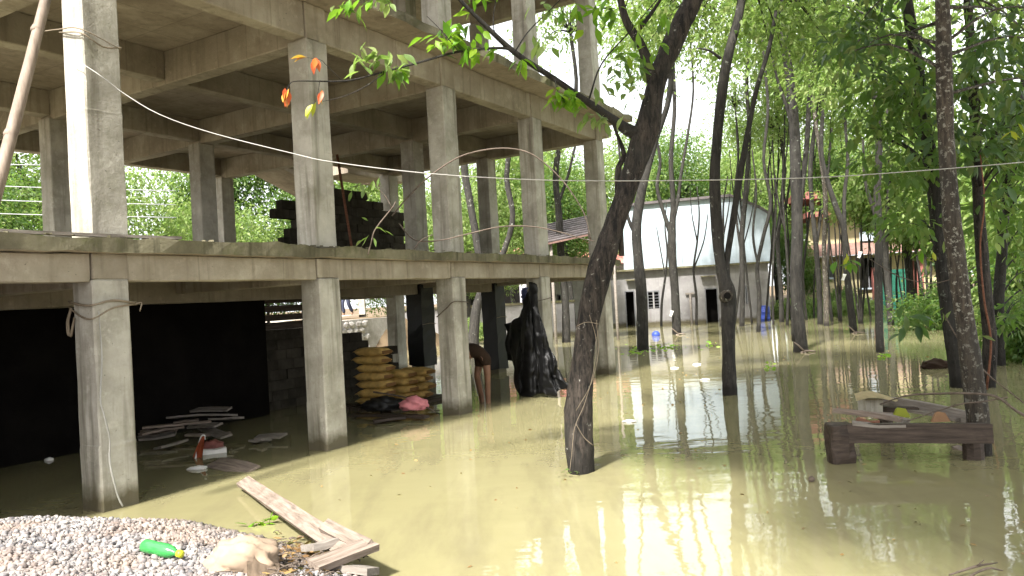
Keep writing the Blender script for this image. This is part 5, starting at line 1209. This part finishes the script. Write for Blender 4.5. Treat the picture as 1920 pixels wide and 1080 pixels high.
drape('sack_flap', [(on_heap(475, 1050)+np.array([0, -.05, .1]), on_heap(520, 1048)+np.array([0, 0, .08])), (on_heap(470, 1075)+np.array([0, -.05, .08]), on_heap(525, 1070)+np.array([0, 0, .05])), (on_heap(465, 1110), on_heap(520, 1110))], 'cloth_tan', 'torn loose flap of cloth beside the tan sack', 'cloth', fold=.02, nf=2, nx_=12)
# twigs, chips and dead leaves among the boards
dg = random.Random(31); parts = []
for k in range(170):
    px, py = dg.gauss(560, 45), dg.gauss(1055, 20)
    p = on_heap(px, py); an = dg.uniform(0, 6.28); ln = dg.uniform(.03, .13)
    d = np.array([math.cos(an), math.sin(an)*.7, dg.uniform(-.15, .25)])*ln; p = p+np.array([0, 0, .025])
    parts.append(tube_vf([p, p+d*.5+np.array([0, 0, .01]), p+d], [dg.uniform(.003, .008), .003], 5, 2))
v, f = join_vf(parts); tag(link('twig_litter', mesh_from('twig_litter', v, f, 'twig', True)), 'brown twigs and bark chips strewn round the sack and boards', 'twigs', kind='stuff')
r = np.random.default_rng(5); n = 150
P = np.array([on_heap(dg.gauss(555, 50), dg.gauss(1050, 20)) for _ in range(n)])+np.array([0, 0, .03]); D = r.normal(size=(n, 3))*np.array([1, 1, .3]); Ls = .05+.05*r.random(n)
tag(link('dead_leaves', leaves_mesh('dead_leaves', P, D, Ls, Ls*.5, 'leaf_brown', True, r)), 'dead brown leaves lying among the twigs on the gravel', 'leaves', kind='stuff')
tuft = on_heap(488, 985); r = np.random.default_rng(6); n = 14
tag(link('green_sprig', leaves_mesh('green_sprig', np.tile(tuft+np.array([0, 0, .02]), (n, 1))+r.normal(size=(n, 3))*.04*np.array([1.5, .6, .2]), r.normal(size=(n, 3))+np.array([.5, 0, .2]), .08+.05*r.random(n), .03+.02*r.random(n), 'leaf_fresh', True, r)), 'small green sprig on the gravel edge above the twigs', 'sprig')

# ------------------------------------------------------------------ timber bench on the right
tb0 = at_z(1578, 866); tbR = at_z(1840, 862)
tbench = empty('timber_bench', tb0, 0, 'rough timber platform of a stump post and beams half sunk at the right', 'bench')
def tl(px, py, Yd): return at_y(px, py, Yd)-tb0
zt0 = at_y(1578, 792, 8.0)[2]
# stump post with waney outline
rough_box('post', -.125, .115, -.10, .10, -.6, zt0+.004, 'plank_wet', tbench, .012, .12, .018)
A = tl(1592, 812, 7.88); B = tl(1856, 812, 7.50)
fb = plank('front_beam', A, B, .07, .19, 'plank_wet', None); fb.parent = tbench
C_ = tl(1660, 762, 9.3); D_ = tl(1812, 780, 8.6)
bb = plank('back_beam', tl(1645, 752, 9.2), tl(1815, 784, 8.05), .06, .13, 'plank_grey', None); bb.parent = tbench
rp = tl(1838, 835, 7.66); v, f = tube_vf([(rp[0], rp[1]+.13, -.6), (rp[0], rp[1]+.13, .1), (rp[0]+.0, rp[1]+.13, .24)], [.10, .10, .095], 10, 3, .1); link('post', mesh_from('post', v, f, 'plank_wet'), tbench)
bx_ = tl(1660, 768, 9.15); v, f = tube_vf([(bx_[0], bx_[1], -.6), (bx_[0], bx_[1], .45)], [.08, .08], 8, 3, .1); link('post', mesh_from('post', v, f, 'plank_wet'), tbench)
GT = 'loose boards lying on the timber platform'
for k, (a, b, Ya, Yb, wd, th, mat, lab) in enumerate([((1598, 793), (1695, 797), 7.9, 7.75, .14, .03, 'plank_grey', 'grey board lying on the front of the timber platform'), ((1568, 770), (1690, 787), 8.4, 8.0, .06, .05, 'plank_pale', 'pale stick lying across the timber platform'), ((1606, 786), (1645, 792), 8.1, 7.9, .1, .03, 'rust', 'dark red brown board piece on the timber platform'), ((1640, 776), (1700, 790), 8.3, 8.0, .08, .04, 'plank_grey', 'grey batten on the middle of the timber platform'), ((1700, 768), (1800, 786), 8.7, 8.1, .16, .03, 'plank_grey', 'wide grey board sloping along the back of the timber platform'), ((1625, 760), (1720, 768), 8.9, 8.6, .10, .05, 'plank_wet', 'dark board lying behind the grey block on the platform'), ((1612, 777), (1672, 779), 8.5, 8.3, .12, .04, 'plank_pale', 'short pale board under the pale stick on the platform')]):
    plank('loose_board', at_y(*a, Ya), at_y(*b, Yb), wd, th, mat, lab, 'board', GT, seed=k+60)
cbx = at_y(1632, 765, 8.75); o = rough_box('grey_block', -.11, .11, -.08, .08, -.06, .11, 'concrete_column', None, .006, .2, .01); o.location = cbx; o.rotation_euler = (0, 0, .2); tag(o, 'grey concrete block standing on the timber platform', 'block')
drape('cream_sheet', [(at_y(1602, 738, 8.75), at_y(1606, 752, 8.5)), (at_y(1630, 733, 8.8), at_y(1632, 746, 8.5)), (at_y(1655, 740, 8.8), at_y(1655, 748, 8.5)), (at_y(1685, 750, 8.8), at_y(1680, 753, 8.5))], 'sheet_cream', 'bent cream sheet lying over the grey block', 'sheet', thick=.02, fold=.004, nf=1, nx_=8)
for k, (px, py, Yd, mat, lab) in enumerate([(1690, 776, 8.4, 'leaf_yellow', 'yellow scrap lying in the middle of the timber platform'), (1764, 784, 8.1, 'brick_orange', 'broken orange tile piece near the right end of the platform')]):
    c = at_y(px, py, Yd); vv = [(-.09, 0, -.04), (.10, 0, -.04), (.06, .02, .05), (-.03, .02, .07), (-.08, .06, -.04), (.09, .06, -.04), (.05, .06, .03), (-.03, .06, .05)]
    tag(link('broken_tile' if k else 'yellow_scrap', mesh_from('scrap', vv, [(0, 1, 2, 3), (7, 6, 5, 4), (0, 4, 5, 1), (1, 5, 6, 2), (2, 6, 7, 3), (3, 7, 4, 0)], mat), None, tuple(c)), lab, 'scrap')
o = tube('fallen_branch', [at_y(1650, 758, 8.3), at_y(1700, 742, 8.0), at_y(1760, 738, 7.8), at_y(1830, 738, 7.6), at_y(1870, 745, 7.5), at_y(1905, 770, 7.4), at_y(1940, 790, 7.3)], [.007, .009, .011, .012, .013, .014], 'twig', None, 6, 4, .1); tag(o, 'thin bare branch arching over the timber platform to the right edge', 'branch')
o = tube('fallen_branch', [at_y(1700, 790, 7.9), at_y(1760, 770, 7.8), at_y(1800, 758, 7.7), at_y(1850, 752, 7.6), at_y(1890, 745, 7.5)], [.005, .007, .008, .007], 'twig', None, 6, 4, .1); tag(o, 'lower thin branch behind the beam of the timber platform', 'branch')
plank('floating_plank', at_z(1790, 838, .01), at_z(1835, 848, .01), .12, .03, 'plank_pale', 'pale board floating under the right end of the platform beam', 'board')
# far floating things
st = tube('cut_stake', [at_z(1522, 904, -.4), at_z(1522, 904, 0)+np.array([0, 0, .03])], [.03, .03], 'twig', None, 7, 2); tag(st, 'short cut stake end just above the water left of the platform', 'stake')
bl = at_z(1230, 630); lathe_o = lathe('blue_ball', [(0, -.11)] + [(.11*math.cos(t), .11*math.sin(t)) for t in np.linspace(-1.4, 1.4, 9)] + [(0, .11)], 'paint_blue', None, 14); lathe_o.location = (bl[0], bl[1], .04); lathe_o.scale = (1.6, 1.6, 1.6); tag(lathe_o, 'small blue ball floating beside the slim grey tree', 'ball')
lw = at_z(1755, 690); o = sack('dark_bundle', (lw[0], lw[1], .05), (.28, .2, .13), 'cloth_brown', 'dark bundle floating left of the right hand trunks', 7, cat='bundle')
def flotsam(name, items, mat, label, seed, ln=.05, cat='floating leaves'):
    r = np.random.default_rng(seed); P = []
    for (px, py, sx, sy, n) in items:
        for _ in range(n): P.append(at_z(px+r.normal()*sx, py+r.normal()*sy, .006+r.random()*.004))
    P = np.array(P); n = len(P); D = r.normal(size=(n, 3))*np.array([1, 1, .04]); sc_ = np.linalg.norm(P, axis=1)/10
    Ls = ln*(.5+.9*r.random(n))*np.sqrt(sc_)
    tag(link(name, leaves_mesh(name, P, D, Ls, Ls*.5, mat, True, r)), label, cat, kind='stuff')
flotsam('floating_leaves', [(1400, 800, 250, 90, 60), (900, 900, 250, 70, 25), (1300, 680, 200, 25, 50), (1700, 950, 150, 60, 20), (1100, 720, 60, 15, 15)], 'leaf_brown', 'dead leaves scattered on the flood water', 3)
flotsam('floating_weed', [(1205, 655, 20, 5, 60), (1250, 650, 12, 4, 30), (1440, 685, 5, 5, 16), (1655, 668, 6, 3, 14), (1330, 648, 8, 3, 18)], 'leaf_fresh', 'light green floating plants on the water near the slim trees', 4, .10)
v, f = join_vf([tube_vf([at_z(1780, 1078, .03), at_z(1830, 1062, .05), at_z(1870, 1055, .06)], [.006, .01, .004], 6, 4), tube_vf([at_z(1800, 1090, .02), at_z(1850, 1066, .05), at_z(1880, 1070, .03)], [.006, .008, .004], 6, 4), tube_vf([at_z(1830, 1062, .05), at_z(1845, 1050, .1)], [.005, .003], 5, 2)])
fl = link('floating_twig', mesh_from('floating_twig', v, f, 'twig', True)); tag(fl, 'brown twig floating at the lower right corner', 'twig')
for (px, py, lab) in [(1265, 690, 'white litter floating left of the forked tree'), (1307, 683, 'small pale litter floating nearer the three forked tree'), (1322, 712, 'thin pale litter drifting beside the forked tree'), (1180, 790, 'pale litter drifting right of the leaning tree')]:
    sack('white_litter', at_z(px, py, .01), (.10, .06, .025), 'foam_white', lab, px, cat='litter')

# ------------------------------------------------------------------ road: person, parked car, post, power lines
def skin_mesh(name, pts, edges, radii, mat, parent, sub=2):
    me = bpy.data.meshes.new(name); me.from_pydata(pts, edges, []); me.update()
    o = link(name, me, parent); me.materials.append(MATS[mat])
    md = o.modifiers.new('skin', 'SKIN'); md.use_smooth_shade = True
    for k, r_ in enumerate(radii): me.skin_vertices[0].data[k].radius = r_ if isinstance(r_, tuple) else (r_, r_)
    me.skin_vertices[0].data[0].use_root = True
    s = o.modifiers.new('sub', 'SUBSURF'); s.levels = sub; s.render_levels = sub
    return o
pp = at_y(650, 592, 33.0); gz_ = roadpt(*loc_uv(pp)[:2])[2]
per = empty('person', (pp[0], pp[1], gz_), 2.6, 'person in dark trousers walking along the road behind the building', 'person')
J = [(0, 0, .95), (0, 0, 1.15), (0, 0, 1.38), (0, 0, 1.50), (0, .02, 1.62), (.09, 0, .9), (.10, .14, .50), (.10, .02, .10), (.10, .13, .04), (-.09, 0, .9), (-.10, -.05, .50), (-.10, -.28, .14), (-.10, -.2, .05), (.19, 0, 1.38), (.24, -.1, 1.1), (.24, .0, .88), (.24, .05, .78), (-.19, 0, 1.38), (-.24, .1, 1.1), (-.24, .22, .92), (-.24, .27, .83), (0, .03, 1.70)]
Ed = [(0, 1), (1, 2), (2, 3), (3, 4), (4, 21), (0, 5), (5, 6), (6, 7), (7, 8), (0, 9), (9, 10), (10, 11), (11, 12), (2, 13), (13, 14), (14, 15), (15, 16), (2, 17), (17, 18), (18, 19), (19, 20)]
skin_mesh('body', J, Ed, [.13, .12, .13, .055, .095, .085, .06, .04, .04, .085, .06, .04, .04, .055, .042, .032, .035, .055, .042, .032, .035, .075], 'skin', per)
skin_mesh('trousers', [J[0], J[5], J[6], (.10, .03, .13), J[9], J[10], (-.10, -.26, .17)], [(0, 1), (1, 2), (2, 3), (0, 4), (4, 5), (5, 6)], [.15, .10, .085, .075, .10, .085, .075], 'trousers', per)
skin_mesh('shirt', [J[1], J[0], J[2], J[13], J[14], J[17], J[18]], [(1, 0), (0, 2), (2, 3), (3, 4), (2, 5), (5, 6)], [.14, .15, .15, .075, .06, .075, .06], 'shirt', per)
skin_mesh('hair', [(0, .0, 1.70), (0, -.02, 1.74)], [(0, 1)], [.092, .08], 'hair', per, 1)
# person bending over at the third column, torso behind it
def bp3(px, py, Yd, z=None):
    q = at_y(px, py, Yd); return (q[0]-bq[0], q[1]-bq[1], (q[2] if z is None else z))
bq = at_y(908, 740, 14.0)
ben = empty('person', (bq[0], bq[1], 0), 0, 'person in dark brown clothes bending over in the water beside the third column', 'person')
BJ = [bp3(907, 657, 14.0), bp3(890, 656, 13.95), bp3(868, 662, 13.9), bp3(854, 672, 13.88), bp3(838, 688, 13.88), bp3(830, 697, 13.88),
      bp3(910, 668, 13.92), bp3(914, 702, 13.9), bp3(915, 745, 13.95), bp3(915, 745, 13.95, -.42), bp3(908, 745, 13.85, -.47),
      bp3(902, 670, 14.1), bp3(894, 704, 14.05), bp3(903, 746, 14.15), bp3(904, 746, 14.15, -.42), bp3(897, 745, 14.05, -.47),
      bp3(858, 676, 13.72), bp3(856, 708, 13.7), bp3(846, 736, 13.72), bp3(842, 744, 13.72), bp3(858, 676, 14.06), bp3(852, 706, 14.1), bp3(840, 732, 14.1), bp3(836, 740, 14.1)]
BE = [(0, 1), (1, 2), (2, 3), (3, 4), (4, 5), (0, 6), (6, 7), (7, 8), (8, 9), (9, 10), (0, 11), (11, 12), (12, 13), (13, 14), (14, 15), (2, 16), (16, 17), (17, 18), (18, 19), (2, 20), (20, 21), (21, 22), (22, 23)]
skin_mesh('body', BJ, BE, [.14, .13, .14, .06, .095, .085, .09, .062, .05, .042, .04, .09, .062, .05, .042, .04, .055, .042, .034, .036, .055, .042, .034, .036], 'skin', ben)
skin_mesh('clothes', [BJ[0], BJ[1], BJ[2], BJ[6], bp3(913, 690, 13.9), BJ[11], bp3(897, 692, 14.06)], [(0, 1), (1, 2), (0, 3), (3, 4), (0, 5), (5, 6)], [.18, .165, .17, .12, .10, .12, .10], 'cloth_brown', ben)
skin_mesh('hair', [BJ[4], bp3(832, 690, 13.88)], [(0, 1)], [.10, .09], 'hair', ben, 1)
# parked car
cp = at_y(716, 590, 38.0); cu, cv_, _ = loc_uv(cp); gz_ = roadpt(cu, cv_)[2]
car = empty('parked_car', wuv(cu, cv_, gz_), math.pi/2-BA, 'dark car parked on the road seen under the slab', 'car')
prof_c = [(-2.0, .28), (-2.05, .6), (-1.9, .82), (-1.2, .92), (-.55, 1.42), (.7, 1.45), (1.45, .98), (1.95, .9), (2.05, .55), (2.0, .28)]
n = len(prof_c); vv = []
for y_, s in ((-.8, 1), (-.6, 1), (.6, 1), (.8, 1)):
    for (x_, z_) in prof_c: vv.append((x_, y_ if z_ < 1 else y_*.85, z_))
ff = [(j*n+i, j*n+(i+1) % n, (j+1)*n+(i+1) % n, (j+1)*n+i) for j in range(3) for i in range(n)] + [tuple(range(n-1, -1, -1)), tuple(3*n+i for i in range(n))]
link('body', mesh_from('body', vv, ff, 'car_paint'), car)
for s in (-1, 1): link('side_window', mesh_from('side_window', [(-1.0, s*.79, .98), (1.25, s*.79, 1.0), (.62, s*.70, 1.38), (-.5, s*.70, 1.36)], [(0, 1, 2, 3)], 'car_glass'), car)
for (x_, s) in ((-1.3, -1), (1.3, -1), (-1.3, 1), (1.3, 1)):
    wv, wf = tube_vf([(x_, s*.66, .31), (x_, s*.84, .31)], [.31, .31], 16, 1); wo = link('wheel', mesh_from('wheel', wv, wf, 'tyre_rubber'), car)
    wv, wf = tube_vf([(x_, s*.80, .31), (x_, s*.85, .31)], [.18, .18], 12, 1); link('rim', mesh_from('rim', wv, wf, 'metal_grey'), wo)
for s in (-.55, .55):
    lathe('headlight', [(0, 0), (.09, 0), (.09, .04), (0, .05)], 'foam_white', car, 10, True, (-2.03, s, .66), (0, -math.pi/2, 0))
pp2 = at_y(680, 594, 32.0); gz_ = roadpt(*loc_uv(pp2)[:2])[2]
o = rough_box('road_post', -.13, .13, -.13, .13, -.2, .75, 'concrete_column', None, .006, .4, .02); o.location = (pp2[0], pp2[1], gz_); tag(o, 'short square concrete post at the road edge behind the building', 'post')
for k, (y0, y1) in enumerate([(283, 286), (308, 306), (345, 352), (372, 378), (398, 402)]):
    o = tube('power_line', [at_y(-140, y0-4, 21), at_y(40, (y0+y1)/2+2, 21.5), at_y(330, y1+6, 23)], [.014, .014], 'cable_grey', None, 5, 6); tag(o, ['top', 'second', 'third', 'fourth', 'lowest'][k] + ' of the five thin cables before the trees at the left', 'cable', 'power lines at the left')
